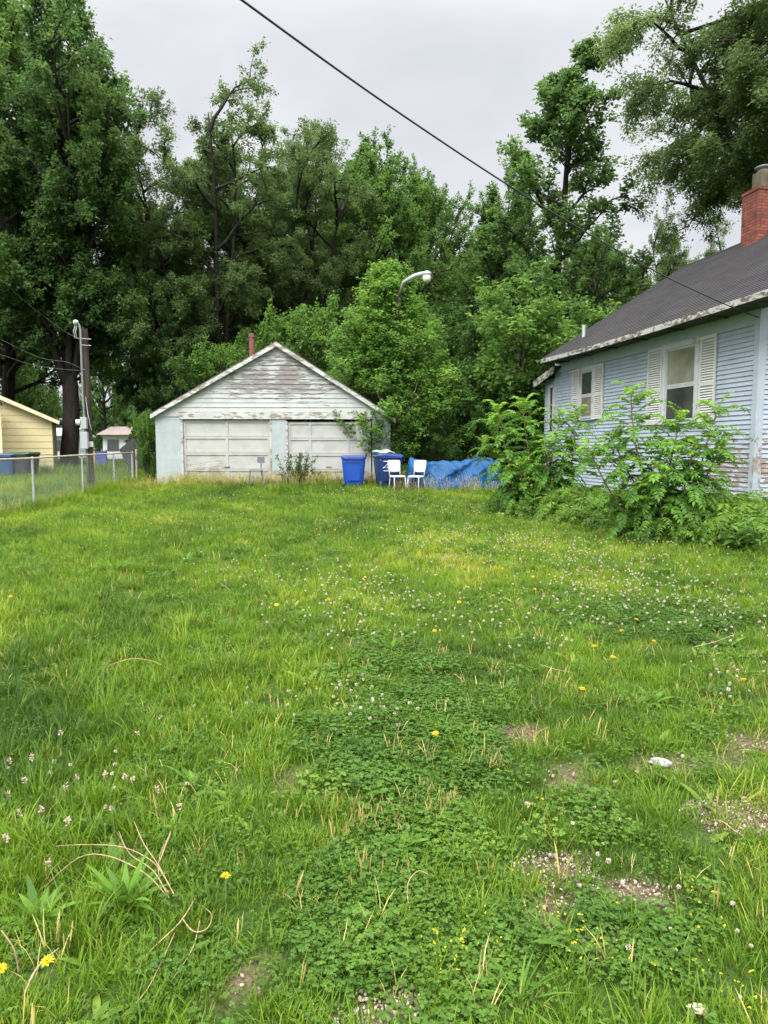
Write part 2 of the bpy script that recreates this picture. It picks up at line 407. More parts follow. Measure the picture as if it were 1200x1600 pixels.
gb.poly([(0.02, 0.0, ez+0.002), (GW-0.02, 0.0, ez+0.002), (GW-0.02, 0.0, ez+0.03), (apx, 0.0, apz-0.05), (0.02, 0.0, ez+0.03)])
# corner stretches of boarding beside the header
gb.box(0.0, d1a-0.085, -0.024, -0.003, ez+0.004, ez+0.142); gb.box(d2b+0.105, GW, -0.024, -0.003, ez+0.004, ez+0.142)
gb.build('gable', M['gable'], garage)
# roof slabs and rake boards
el = gl(237, 648); er = gl(618, 654)
rf = MB()
for ex_, ez_ in ((el[0], el[1]), (er[0], er[1])):
    rf.prism([(ex_, -0.14, ez_), (apx, -0.14, apz), (apx, -0.14, apz+0.035), (ex_, -0.14, ez_+0.035)], (0, GD+0.3, 0))
rf.build('roof', M['shingle_old'], garage)
rk = MB()
for ex_, ez_ in ((el[0], el[1]), (er[0], er[1])):
    rk.prism([(ex_, -0.165, ez_-0.125), (apx, -0.165, apz-0.135), (apx, -0.165, apz-0.004), (ex_, -0.165, ez_-0.004)], (0, 0.022, 0))
    rk.prism([(ex_, -0.142, ez_-0.014), (apx, -0.142, apz-0.014), (apx, -0.142, apz-0.004), (ex_, -0.142, ez_-0.004)], (0, 0.14, 0))
rk.build('rake_board', M['trim_white'], garage)
pipe = MB(); M['rust'] = plain('rusty_pipe', (0.17, 0.06, 0.05), 0.8, 0.35, 12)
pv = at(394, 552, 23.0); px_, pz_ = pv.x-GB.x, pv.z-gz0
pipe.tube([(px_, 1.0, pz_-0.5), (px_, 1.0, pz_+0.52)], 0.085, 14); pipe.lathe([(0.10, 0), (0.10, 0.10), (0.02, 0.13)], (px_, 1.0, pz_+0.5), 14)
pipe.build('stove_pipe', M['rust'], garage, smooth=False)
def door(x0, x1, ztop, stiles, parent):
    d = MB(); H = ztop; rows = 4; rh = (H-0.01)/rows
    d.box(x0, x1, 0.075, 0.10, -0.02, H)
    sw = 0.075
    for r in range(rows):
        za, zb = r*rh, (r+1)*rh - 0.008
        d.box(x0, x1, 0.050, 0.0745, za, za+sw*.8); d.box(x0, x1, 0.050, 0.0745, zb-sw*.8, zb)
        cs = [x0+sw/2] + [x0+(x1-x0)*s for s in stiles] + [x1-sw/2]
        for cx in cs: d.box(cx-sw/2, cx+sw/2, 0.0505, 0.0742, za+sw*.8, zb-sw*.8)
    o = d.build('door', M['garage_door'], parent)
    fr = MB(); fr.box(x0-0.06, x0-0.002, -0.012, 0.05, 0, H+0.02); fr.build('door_frame', M['trim_white'], o); fr = MB(); fr.box(x1+0.002, x1+0.05, -0.012, 0.05, 0, H+0.02)
    fr.build('door_frame', M['trim_white'], o)
    hd = MB(); hd.tube([((x0+x1)/2-0.08, 0.056, 0.55), ((x0+x1)/2-0.08, 0.03, 0.56), ((x0+x1)/2+0.08, 0.03, 0.56), ((x0+x1)/2+0.08, 0.056, 0.55)], 0.012, 6)
    hd.build('handle', M['rust'], o)
door(d1a, d1b, dtop, (0.5,), garage); door(d2a, d2b, gl(500, 659)[1], (0.27, 0.735), garage)

# ------------------------------------------------------------------ blue house
HC = at(1180, 700, 13.0); hz0 = 0.55
ux, uy = -200/F, 1.0; ln_ = math.hypot(ux, uy); U = Vector((ux/ln_, uy/ln_, 0)); Vv = Vector((U.y, -U.x, 0))
phi = math.atan2(-U.x, U.y)
house = empty('house', (HC.x, HC.y, hz0), phi, 'pale blue clapboard house with white shutters and dark shingle roof', 'house')
def hloc(px, py, off=0.0):       # picture pixel on the plane x' = off of the house
    d = ray(px, py); o = Vector((0, 0, EYE)); c = Vector((HC.x, HC.y, hz0)) + Vv*off
    k = (c - o).dot(Vv)/d.dot(Vv); p = o + d*k - Vector((HC.x, HC.y, hz0))
    return p.dot(U), p.z
HL = hloc(868, 620)[0]; HW = 7.6
blue = (0.345, 0.395, 0.47)
M['house_blue'] = peel('blue_clapboard', blue, (0.24, 0.19, 0.15), amount=0.33, stretch=(3, 3, 16), center=(0, 0.1, 0.6), radius=(2, 2.2, 1.4), wood2=(0.40, 0.33, 0.27))
M['house_trim'] = peel('blue_grey_trim', (0.34, 0.385, 0.445), (0.26, 0.22, 0.19), amount=0.30, stretch=(7, 7, 3), center=(0, 0, .5), radius=(1, 1, 1.3))
M['win_white'] = peel('white_window_trim', (0.47, 0.49, 0.50), (0.35, 0.32, 0.30), amount=0.34, stretch=(8, 8, 5))
M['shutter'] = plain('white_shutter', (0.50, 0.505, 0.49), 0.6, 0.06, 5)
M['frieze'] = plain('frieze_paint', (0.34, 0.39, 0.43), 0.7, 0.12, 3)
M['fascia'] = peel('flaking_fascia', (0.40, 0.395, 0.375), (0.13, 0.11, 0.09), amount=0.47, stretch=(5, 5, 12))
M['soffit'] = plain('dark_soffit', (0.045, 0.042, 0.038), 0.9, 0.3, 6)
soff_z = hloc(1184, 478)[1]; frz = hloc(1184, 506)[1]
sd = MB(); EXPO = 0.089
def siding(sd, o, u, n, length, z0, z1, trunc=None):
    o, u, n = Vector(o), Vector(u), Vector(n); z = z0
    while z < z1 - 0.005:
        zt = min(z+EXPO, z1); y0, y1 = 0.0, length
        if trunc: y0, y1 = trunc(z)
        if y1 - y0 > 0.02:
            # random board ends break each course into lengths
            cuts = [y0]; 
            while cuts[-1] < y1: cuts.append(min(y1, cuts[-1] + rnd.uniform(1.6, 4.5)))
            for a_, b_ in zip(cuts[:-1], cuts[1:]):
                j = rnd.uniform(-0.0015, 0.003); b2 = b_ - 0.002
                A = o+u*a_+Vector((0,0,z)); B = o+u*b2+Vector((0,0,z)); T0 = o+u*a_+Vector((0,0,zt)); T1 = o+u*b2+Vector((0,0,zt))
                sd.quad(A+n*(0.024+j), B+n*(0.024+j+rnd.uniform(-.001, .002)), T1+n*0.004, T0+n*0.004); sd.quad(A+n*0.0, B+n*0.0, B+n*(0.024+j), A+n*(0.024+j))
        z = zt
AXL = hloc(850, 640)[0]          # far end of the lean-to
siding(sd, (0,0,0), (0,1,0), (-1,0,0), HL, -0.25, frz)
siding(sd, (HW,0,0), (-1,0,0), (0,-1,0), HW, -0.25, soff_z+0.1)
gable_top = soff_z + 0.62*HW/2
siding(sd, (HW,0,0), (-1,0,0), (0,-1,0), HW, soff_z+0.1, gable_top-0.1, trunc=lambda z: ((z-soff_z)/0.62, HW-(z-soff_z)/0.62))
siding(sd, (0.04,HL+0.02,0), (0,1,0), (-1,0,0), AXL-HL-0.02, -0.25, hloc(868, 590)[1])
core = sd
core.quad((HW,0,-.3), (HW,HL,-.3), (HW,HL,soff_z), (HW,0,soff_z))
core.poly([(0.02,HL,-.3), (0.02,HL,soff_z), (HW/2,HL,gable_top), (HW,HL,soff_z), (HW,HL,-.3)])
core.quad((0.0,0,-.3), (0.0,HL,-.3), (0.0,HL,soff_z+.1), (0.0,0,soff_z+.1)); core.poly([(0,0.0,-.3), (HW,0.0,-.3), (HW,0.0,soff_z), (HW/2,0.0,gable_top), (0,0.0,soff_z)])
core.quad((0.04,AXL,-.3), (3.5,AXL,-.3), (3.5,AXL,hloc(868,590)[1]), (0.04,AXL,hloc(868,590)[1]))
core.quad((0.04,HL,-.3), (0.04,AXL,-.3), (0.04,AXL,2.1), (0.04,HL,2.1))
core.build('wall', M['house_blue'], house)
cb = MB(); cb.box(-0.045, -0.0, -0.04, 0.095, -0.25, soff_z+.02); cb.box(0.001, 0.10, -0.042, -0.001, -0.25, soff_z+.02)
cb.build('corner_board', M['house_trim'], house); cb = MB(); cb.box(-0.035, 0.0, HL-0.09, HL+0.015, -0.25, soff_z+.02); cb.build('corner_board', M['house_trim'], house)

fz = MB(); fz.box(-0.03, -0.001, 0.096, HL-0.091, frz, soff_z+0.015); fz.box(-0.045, -0.001, 0.096, HL-.091, frz-0.012, frz-0.001); fz.build('frieze_board', M['frieze'], house)
# roof
OV = 0.60
e0 = hloc(1197, 464, -OV); e1 = hloc(846, 555, -OV)
ez_e = 0.5*(e0[1]+e1[1]); ya, yb = e0[0], e1[0]
rg = hloc(1165, 377, HW/2)       # ridge sample
ridge_z = rg[1]; PT = (ridge_z-ez_e)/(HW/2+OV)
import sys; sys.stderr.write("")
mr_, t, b = newmat('roof_shingles'); tcx = N(t, 'ShaderNodeTexCoord')
br = N(t, 'ShaderNodeTexBrick', Scale=1.0); br.inputs['Color1'].default_value = (0.034, 0.033, 0.036, 1); br.inputs['Color2'].default_value = (0.046, 0.044, 0.048, 1); br.inputs['Mortar'].default_value = (0.04, 0.038, 0.04, 1)
br.inputs['Mortar Size'].default_value = 0.004; br.inputs['Brick Width'].default_value = 0.3; br.inputs['Row Height'].default_value = 0.125; br.inputs['Bias'].default_value = -0.1
mpx = N(t, 'ShaderNodeMapping'); mpx.inputs['Rotation'].default_value = (0, 0, R(90)); mpx.inputs['Scale'].default_value = (1.19, 1, 1)
t.links.new(tcx.outputs['Object'], mpx.inputs[0]); t.links.new(mpx.outputs[0], br.inputs['Vector'])
nn = N(t, 'ShaderNodeTexNoise', Scale=0.7, Detail=7.0, Roughness=0.65); t.links.new(tcx.outputs['Object'], nn.inputs['Vector'])
rpx = ramp(t, [(0.3, (0.82, 0.82, 0.83)), (0.7, (1.16, 1.15, 1.15))]); t.links.new(nn.outputs['Fac'], rpx.inputs[0])
t.links.new(mixc(t, 1.0, br.outputs['Color'], rpx.outputs[0], 'MULTIPLY'), b.inputs['Base Color']); b.inputs['Roughness'].default_value = 0.92; b.inputs['Specular IOR Level'].default_value = 0.2
rf = MB(); cl_n = int(math.hypot(HW/2+OV, ridge_z-ez_e)/0.125); XR = HW/2
for k in range(cl_n):            # shingle courses, each lifted at its lower edge; the sheathing sags a little
    f0, f1 = k/cl_n, (k+1)/cl_n
    xa, xb = -OV + (XR+OV)*f0, -OV + (XR+OV)*f1; za, zb = ez_e + PT*(XR+OV)*f0, ez_e + PT*(XR+OV)*f1
    seg = 14
    for s in range(seg):
        y0 = ya + (yb-ya)*s/seg; y1 = ya + (yb-ya)*(s+1)/seg
        sag = lambda y, f: -0.05*math.sin(math.pi*(y-ya)/(yb-ya))*(1-0.3*f)
        rf.quad((xa, y0, za+0.018+sag(y0,f0)), (xa, y1, za+0.018+sag(y1,f0)), (xb, y1, zb+0.003+sag(y1,f1)), (xb, y0, zb+0.003+sag(y0,f1)))
        rf.quad((xa, y0, za+0.001+sag(y0,f0)), (xa, y1, za+0.001+sag(y1,f0)), (xa, y1, za+0.018+sag(y1,f0)), (xa, y0, za+0.018+sag(y0,f0)))
rf.quad((XR, ya, ridge_z-.02), (XR, yb, ridge_z-.02), (HW+OV, yb, ez_e), (HW+OV, ya, ez_e))
rf.tube([(XR, ya, ridge_z-.02), (XR, (ya+yb)/2, ridge_z-0.05), (XR, yb, ridge_z-.02)], 0.06, 8)
roof = rf.build('roof', mr_, house)
fa = MB()
seg = 14
for s in range(seg):
    y0 = ya + (yb-ya)*s/seg; y1 = ya + (yb-ya)*(s+1)/seg; sg = lambda y: -0.05*math.sin(math.pi*(y-ya)/(yb-ya))
    j0 = rnd.uniform(-.004, .004)
    fa.prism([(-OV-0.022, y0, ez_e-0.115+sg(y0)), (-OV-0.022, y1, ez_e-0.115+sg(y1)), (-OV-0.022+j0, y1, ez_e-0.003+sg(y1)), (-OV-0.022+j0, y0, ez_e-0.003+sg(y0))], (0.020, 0, 0))
for yy in (ya, yb-0.022):        # rake boards at both gable ends
    fa.prism([(-OV, yy, ez_e-0.12), (XR, yy, ridge_z-0.15), (XR, yy, ridge_z-0.03), (-OV, yy, ez_e-0.005)], (0, 0.02, 0))
    fa.prism([(HW+OV, yy, ez_e-0.12), (XR, yy, ridge_z-0.15), (XR, yy, ridge_z-0.03), (HW+OV, yy, ez_e-0.005)], (0, 0.02, 0))
fa.build('fascia_board', M['fascia'], house)
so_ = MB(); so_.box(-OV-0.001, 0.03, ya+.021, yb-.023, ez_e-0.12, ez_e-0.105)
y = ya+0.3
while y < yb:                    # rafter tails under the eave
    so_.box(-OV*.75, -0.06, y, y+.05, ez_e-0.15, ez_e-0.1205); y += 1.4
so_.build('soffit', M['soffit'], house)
# lean-to roof at the back
l0 = hloc(866, 573, -0.25); l1 = hloc(834, 597, -0.25)
lr = MB(); lr.prism([(-0.25, l0[0], l0[1]-0.02), (-0.25, l1[0], l1[1]-0.02), (-0.25, l1[0], l1[1]+0.03), (-0.25, l0[0], l0[1]+0.03)], (4.2, 0, 0))
lr.build('roof', mr_, house)
lf = MB(); lf.prism([(-0.275, l0[0], l0[1]-0.19), (-0.275, l1[0], l1[1]-0.19), (-0.275, l1[0], l1[1]+0.02), (-0.275, l0[0], l0[1]+0.02)], (0.024, 0, 0))
lf.build('fascia_board', M['fascia'], house)
# windows
M['glass_dark'] = glassmat('window_glass', (0.045, 0.05, 0.05))
M['glass_curtain'] = glassmat('window_glass_curtain', (0.20, 0.17, 0.145))
M['glass_screen'] = glassmat('window_glass_screen', (0.23, 0.215, 0.18))
M['sash'] = plain('grey_sash', (0.40, 0.42, 0.43), 0.6, 0.15, 6)
def window(ya_, yb_, za, zb, up, low, trim=0.105):
    """ya_<yb_: opening trim outer edges along the wall"""
    f = MB()
    f.box(-0.062, -0.0, ya_, ya_+trim, za, zb); f.box(-0.062, -0.0, yb_-trim, yb_, za, zb); f.box(-0.066, -0.0, ya_-0.015, yb_+0.015, zb+0.001, zb+0.12)
    wdw = f.build('window', M['win_white'], house)
    s = MB(); i0, i1 = ya_+trim+0.001, yb_-trim-0.001; zm = za+(zb-za)*0.49; sw = 0.05
    for (z0, z1, x) in ((zm, zb-0.001, -0.050), (za+0.03, zm-0.001, -0.046)):
        s.box(x, -0.002, i0, i0+sw, z0, z1); s.box(x, -0.002, i1-sw, i1, z0, z1)
        s.box(x+.001, -0.002, i0+sw, i1-sw, z0, z0+0.045); s.box(x+.001, -0.002, i0+sw, i1-sw, z1-0.045, z1)
    s.build('sash', M['sash'], wdw)
    for (z0, z1, x, mt) in ((zm+.045, zb-0.046, -0.038, up), (za+0.075, zm-0.046, -0.036, low)):
        p = MB(); p.box(x, x+0.003, i0+sw, i1-sw, z0, z1); p.build('pane', M[mt], wdw)
    p = MB(); p.prism([(-0.095, ya_-0.03, za-0.005), (-0.095, ya_-0.03, za-0.035), (-0.0, ya_-0.03, za-0.035), (-0.0, ya_-0.03, za+0.012)], (0, yb_-ya_+0.06, 0))
    p.build('sill', M['house_trim'], wdw)
def shutter(y0, y1, z0, z1):
    s = MB(); st = 0.055
    s.box(-0.066, -0.03, y0, y0+st, z0, z1); s.box(-0.066, -0.03, y1-st, y1, z0, z1)
    for za, zb in ((z0, z0+.08), (z1-.07, z1), (z0+(z1-z0)*.42, z0+(z1-z0)*.42+.07)): s.box(-0.065, -0.031, y0+st, y1-st, za, zb)
    for a_, b_ in ((z0+.08, z0+(z1-z0)*.42), (z0+(z1-z0)*.42+.07, z1-.07)):
        z = a_+0.006
        while z < b_-0.03:
            s.prism([(-0.063, y0+st, z), (-0.057, y0+st, z-.004), (-0.033, y0+st, z+0.034), (-0.039, y0+st, z+0.038)], (0, y1-y0-2*st, 0)); z += 0.052
    s.box(-0.0318, -0.0302, y0+st, y1-st, z0+.08, z1-.07)
    return s.build('shutter', M['shutter'], house)
Y = lambda px, py=600: hloc(px, py)[0]
zt1 = hloc(920, 573)[1]; zb1 = hloc(920, 656)[1]
window(Y(931), Y(907.5), zb1+.02, zt1-0.11, 'glass_dark', 'glass_curtain'); shutter(Y(945), Y(931)-.02, zb1, zt1); shutter(Y(907.5)+.02, Y(896.7), zb1, zt1)
zt2 = hloc(1067, 534)[1]; zb2 = zt2-1.72
window(Y(1095), Y(1038), zb2+.02, zt2-0.11, 'glass_screen', 'glass_dark', trim=0.12); shutter(Y(1120.7), Y(1095)-.02, zb2, zt2-.01); shutter(Y(1038)+.02, Y(1014.7), zb2, zt2-.01)
# lean-to window
f = MB(); yl0, yl1 = Y(867), Y(858.5); zl = hloc(862, 606)[1]
f.box(-0.02, 0.02, yl0+.02, yl0+.11, zl-1.3, zl); f.box(-0.02, 0.02, yl1-.09, yl1+.03, zl-1.3, zl+.1); f.box(-0.021, 0.02, yl0+.11, yl1-.09, zl, zl+.1)
wd = f.build('window', M['win_white'], house); p = MB(); p.box(0.0, 0.015, yl0+.11, yl1-.09, zl-1.3, zl); p.build('pane', M['glass_dark'], wd)
# vent pipe through the roof, chimney
vp = hloc(912, 524, 0.25); v = MB(); v.tube([(0.25, vp[0], vp[1]-0.35), (0.25, vp[0], vp[1]+0.28)], 0.05, 12); v.lathe([(0.11, 0), (0.06, .09), (.06, .1)], (0.25, vp[0], vp[1]-0.16), 12)
M['zinc'] = plain('zinc', (0.38, 0.40, 0.42), 0.5, 0.12, 8, metal=0.3); v.build('vent_pipe', M['zinc'], roof)
mbk, t, b = newmat('chimney_brick'); tcx = N(t, 'ShaderNodeTexCoord')
g2 = N(t, 'ShaderNodeSeparateXYZ'); t.links.new(tcx.outputs['Object'], g2.inputs[0]); ad = N(t, 'ShaderNodeMath', operation='ADD'); t.links.new(g2.outputs[0], ad.inputs[0]); t.links.new(g2.outputs[1], ad.inputs[1])
cb3 = N(t, 'ShaderNodeCombineXYZ'); t.links.new(ad.outputs[0], cb3.inputs[0]); t.links.new(g2.outputs[2], cb3.inputs[1])
bk = N(t, 'ShaderNodeTexBrick', Scale=1.0); bk.inputs['Color1'].default_value = (0.26, 0.065, 0.035, 1); bk.inputs['Color2'].default_value = (0.12, 0.032, 0.024, 1); bk.inputs['Mortar'].default_value = (0.06, 0.035, 0.03, 1)
bk.inputs['Brick Width'].default_value = 0.215; bk.inputs['Row Height'].default_value = 0.075; bk.inputs['Mortar Size'].default_value = 0.010
t.links.new(cb3.outputs[0], bk.inputs['Vector']); nz = N(t, 'ShaderNodeTexNoise', Scale=3.0, Detail=6.0); t.links.new(tcx.outputs['Object'], nz.inputs['Vector'])
rz = ramp(t, [(0.35, (0.55, 0.5, 0.5)), (0.65, (1.2, 1.15, 1.1))]); t.links.new(nz.outputs['Fac'], rz.inputs[0]); t.links.new(mixc(t, 1, bk.outputs['Color'], rz.outputs[0], 'MULTIPLY'), b.inputs['Base Color'])
b.inputs['Roughness'].default_value = 0.9; bp = N(t, 'ShaderNodeBump', Strength=0.6, Distance=0.008, invert=True); t.links.new(bk.outputs['Fac'], bp.inputs['Height']); t.links.new(bp.outputs[0], b.inputs['Normal'])
chx = XR-0.45; c0 = hloc(1159, 330, chx)[0]; c1 = hloc(1184.5, 330, chx)[0]; ctop = hloc(1184, 291, chx)[1]
ch = MB(); ch.box(chx, chx+0.62, c1, c0, ridge_z-0.8, ctop-0.08); ch.box(chx-0.015, chx+0.635, c1-.015, c0+.015, ctop-0.079, ctop)
cho = ch.build('chimney', mbk, roof, bevel=0.006)
M['flue'] = plain('stained_flue', (0.085, 0.068, 0.045), 0.9, 0.5, 4)
fl = MB(); cyy = (c0+c1)/2; fh = hloc(1184, 258, chx)[1]-ctop
fh *= .85; fl.box(chx+0.15, chx+0.49, cyy-0.17, cyy+0.17, ctop+.001, ctop+fh); fl.build('flue', M['flue'], roof, bevel=0.015)
M['dark_zinc'] = plain('dark_zinc', (0.16, 0.16, 0.165), 0.6, 0.2, 8); fc = MB(); fc.lathe([(0.14, 0), (0.14, 0.05), (0.20, 0.10), (0.20, 0.13), (0.17, 0.145)], (chx+0.33, cyy, ctop+fh), 20); fc.build('chimney_cap', M['dark_zinc'], roof, smooth=False)

# ------------------------------------------------------------------ neighbour's yellow garage
M['yellow_siding'] = plain('yellow_lap_siding', (0.60, 0.51, 0.29), 0.65, 0.05, 2.0)
M['yellow_trim'] = plain('cream_trim', (0.62, 0.56, 0.36), 0.65, 0.06, 3)
yg = at(84, 735, 30.0); yz0 = gzf(yg.x-2, 30) - 0.05
shed = empty('yellow_garage', (yg.x, 30.0, yz0), R(23), "neighbour's yellow lap-sided garage beyond the chain link fence", 'garage')
yt = at(82, 655, 30).z - yz0; pitch = 0.47; WY = 6.5
s = MB(); z = 0.02
def topz(x): return yt + pitch*min(-x, WY+x)
s.quad((0, 0.0, 0), (0, 6, 0), (0, 6, yt), (0, 0.0, yt)); s.quad((-WY, 0, 0), (-WY, 6, 0), (-WY, 6, yt), (-WY, 0, yt)); s.poly([(0, 6, 0), (-WY, 6, 0), (-WY, 6, yt), (-WY/2, 6, yt+pitch*WY/2), (0, 6, yt)])
s.poly([(0, 0.0, 0), (0, 0.0, yt), (-WY/2, 0, yt+pitch*WY/2), (-WY, 0, yt), (-WY, 0, 0)])
while z < yt + pitch*WY/2 - 0.1:
    zt = z+0.27; i0 = max(0, (z-yt)/pitch); i1 = max(0, (zt-yt)/pitch)
    if WY-2*i1 > 0.05:
        s.quad((-WY+i0, -0.022, z), (-i0, -0.022, z), (-i1, -0.006, zt), (-WY+i1, -0.006, zt)); s.quad((-WY+i0, 0, z), (-i0, 0, z), (-i0, -0.022, z), (-WY+i0, -0.022, z))
    z = zt
s.build('wall', M['yellow_siding'], shed)
r_ = MB()
for sx in (1, -1):
    e = 0.28 if sx == 1 else -WY-0.28
    r_.prism([(e, -0.3, yt-0.13), (-WY/2, -0.3, yt+pitch*WY/2), (-WY/2, -0.3, yt+pitch*WY/2+0.05), (e, -0.3, yt-0.08)], (0, 6.6, 0))
r_.build('roof', M['shingle_old'], shed)
r_ = MB()
for sx in (1, -1):
    e = 0.29 if sx == 1 else -WY-0.29
    r_.prism([(e, -0.325, yt-0.23), (-WY/2, -0.325, yt+pitch*WY/2-0.14), (-WY/2, -0.325, yt+pitch*WY/2+0.045), (e, -0.325, yt-0.075)], (0, 0.024, 0))
r_.build('rake_board', M['yellow_trim'], shed)
# the white house edge at far left, in front of the yellow garage
M['white_siding'] = plain('white_siding', (0.66, 0.68, 0.72), 0.6, 0.05, 2)
wp = at(3, 735, 27.0); wh = empty('white_house', (wp.x, 27.0, gzf(wp.x, 27)-.05), R(27), 'white sided house just showing at the left edge of the yard', 'house')
s = MB(); z = 0.0; wt = at(3, 628, 27).z - gzf(wp.x, 27)
while z < wt: s.box(-3, 0.0, 0.0, 0.02, z, z+0.095); s.box(-3, -0.001, 0.006, 0.02, z+.095, z+.10); z += 0.10
s.box(-3, -0.003, 0.021, 2.2, 0, wt); s.build('wall', M['white_siding'], wh)
s = MB(); s.box(-0.02, 0.055, -0.02, 0.05, 0, wt+.02); s.build('corner_board', M['yellow_trim'], wh)
s = MB(); s.prism([(-3.3, -0.3, wt+.02), (0.1, -0.3, wt+.02), (-1.6, -0.3, wt+.8)], (0, 2.2, 0)); s.build('roof', M['shingle_old'], wh)
f = MB(); zt_ = at(0, 682, 27).z - gzf(wp.x, 27); f.box(-1.0, -0.12, -0.02, -0.001, zt_-.5, zt_); wd = f.build('window', M['win_white'], wh)
p = MB(); p.box(-0.92, -0.2, -0.028, -0.021, zt_-.42, zt_-.08); p.build('pane', M['glass_dark'], wd)
# far buildings glimpsed under the trees
for (pxa, pxb, pyt, Yd, nm, lb, rc) in ((160, 224, 674, 62, 'distant_house', 'long low white house with pinkish roof seen far under the trees', (0.24, 0.19, 0.18)),
                                    (60, 100, 676, 66, 'distant_house', 'small far white house between yellow garage and dark trunk', (0.50, 0.52, 0.54))):
    A = at(pxa, pyt, Yd); B = at(pxb, pyt, Yd); gg = gzf(A.x, Yd)
    e = empty(nm, ((A.x+B.x)/2, Yd, gg), 0, lb, 'house'); hw = (B.x-A.x)/2; hh = A.z-gg
    s = MB(); s.box(-hw, hw, 0, 6, -.1, hh-.3); s.build('wall', M['white_siding'], e)
    s = MB(); s.prism([(-hw-.4, -0.5, hh-.3), (-hw-.4, 6.5, hh-.3), (-hw-.4, 3, hh+0.5)], (2*hw+.8, 0, 0)); s.build('roof', plain('far_roof', rc, 0.9), e)
    for wx in (-hw*.5, hw*.45):
        s = MB(); s.box(wx-.5, wx+.5, -.04, -.002, hh-1.7, hh-.7); s.build('window', M['glass_dark'], e)
# ------------------------------------------------------------------ chain link fence
M['galv'] = plain('galvanised', (0.40, 0.42, 0.43), 0.55, 0.15, 10, metal=0.35)
M['rail'] = plain('rusty_rail', (0.40, 0.34, 0.26), 0.7, 0.25, 6, metal=0.2)
FX = -8.7; FY0, FY1 = 12.0, 24.6
def fzz(y): return 1.55 - np.interp(y, [12, 17.6, 20.5, 24.6], [0.28, 0.255, 0.20, 0.165])
fence = empty('chain_link_fence', (FX, FY0, gzf(FX, FY0)), 0, 'galvanised chain link fence with rusty top rail along the left of the lawn', 'fence')
fo = Vector(fence.location)
def fp(y, z): return Vector((0, y-FY0, z-fo.z))
s = MB(); s.tube([fp(y, fzz(y)) for y in np.linspace(FY0, FY1, 14)], 0.024, 8); s.build('top_rail', M['rail'], fence, smooth=True)
for y, r in ((14.4, .026), (17.6, .030), (20.5, .026), (22.9, .026), (24.6, .038)):
    s = MB(); s.tube([fp(y, gzf(FX, y)-.2), fp(y, fzz(y)-0.02)], r, 10); s.lathe([(r+.008, 0), (r+.008, .03), (0.02, .05), (.004, .065)], tuple(fp(y, fzz(y)-.02)), 10)
    s.build('fence_post', M['galv'], fence)
s = MB(); H = 1.13; dx = 0.066; wr = 0.0014
def wpt(u, h):                                                    # point on the fabric: u along, h below rail
    y = FY0+u; return fp(y, fzz(y)-0.03-h) + Vector((0.03, 0, 0))
u = -H
while u < FY1-FY0:
    for sg in (1, -1):
        pts = []
        for q in range(5):
            h = H*q/4; uu = u + (h if sg == 1 else H-h)
            if 0 <= uu <= FY1-FY0: pts.append(wpt(uu, h))
        if len(pts) > 1:
            s.tube([p+Vector((0.004*sg, 0, 0)) for p in pts], wr, 3, cap=False)
    u += dx
s.build('wire_mesh', plain('mesh_wire', (0.22, 0.23, 0.235), 0.6, 0.15, 8, metal=0.2), fence)
# small separate pipe post by the end of the fence
s = MB(); q = at(213, 712, 24.9); s.tube([(0,0,-.2), (0.0,0,1.25)], 0.035, 10); s.lathe([(.04,0),(.04,.03),(.01,.05)], (0,0,1.25), 10)
s.build('pipe_post', M['rail'], label='short rusty pipe post standing at the far end of the chain link fence', cat='post').location = (q.x, 24.9, gzf(q.x, 24.9))

# ------------------------------------------------------------------ utility pole with service mast
M['pole'] = bark('pole_wood', (0.075, 0.056, 0.045))
pb = at(142, 752, 21.5); pz = gzf(pb.x-.1, 21.5)-.1
pole = empty('utility_pole', (pb.x, 21.5, pz), 0, 'brown wooden utility pole with grey conduit and electric meter behind the fence', 'utility pole')
Pl = lambda px, py, dy=0.0: at(px, py, 21.5+dy) - Vector((pb.x, 21.5, pz))
top = Pl(132, 514)
s = MB(); s.tube([(0, 0, -.3), tuple(Vector((0,0,0)).lerp(top, .5)), tuple(top)], [0.112, .10, .09], 14); s.build('pole', M['pole'], pole, smooth=False)
s = MB(); s.tube([Pl(138.5, 752, -.18), Pl(134, 690, -.17), Pl(129, 610, -.16), Pl(125.5, 515, -.16), Pl(123.5, 507, -.16), Pl(120, 503, -.18)], 0.029, 10); M['conduit'] = plain('dull_conduit', (0.19, 0.205, 0.21), 0.6, 0.15, 8, metal=0.2); s.build('conduit', M['conduit'], pole, smooth=True)
s = MB(); c = Pl(118.5, 504, -.19); s.lathe([(0.01, -.08), (.07, -.06), (.085, .02), (.05, .07), (.01, .08)], tuple(c), 12); s.build('weatherhead', M['galv'], pole, smooth=True)
M['meter_grey'] = plain('meter_box_grey', (0.32, 0.345, 0.35), 0.5, 0.08, 5)
c = Pl(131, 661, -.26); s = MB(); s.box(c.x-.09, c.x+.09, c.y-.06, c.y+.06, c.z-.17, c.z+.17); mb_ = s.build('meter_box', M['meter_grey'], pole, bevel=0.01)
s = MB(); s.tube([(c.x-.10, c.y-.02, c.z+.02), (c.x-.21, c.y-.05, c.z+.02)], [.085, .085], 16); s.build('meter', glassmat('meter_glass', (0.55, 0.56, 0.55)), mb_)
c = Pl(132.5, 688, -.26); s = MB(); s.box(c.x-.095, c.x+.095, c.y-.06, c.y+.06, c.z-.24, c.z+.24); s.box(c.x-.105, c.x+.105, c.y-.075, c.y-.061, c.z-.25, c.z+.25); s.build('breaker_box', M['meter_grey'], pole, bevel=0.008)
c = Pl(142, 694, -.14); s = MB(); s.box(c.x-.07, c.x+.07, c.y-.02, c.y, c.z-.08, c.z+.08); s.build('notice_plate', M['shutter'], pole)
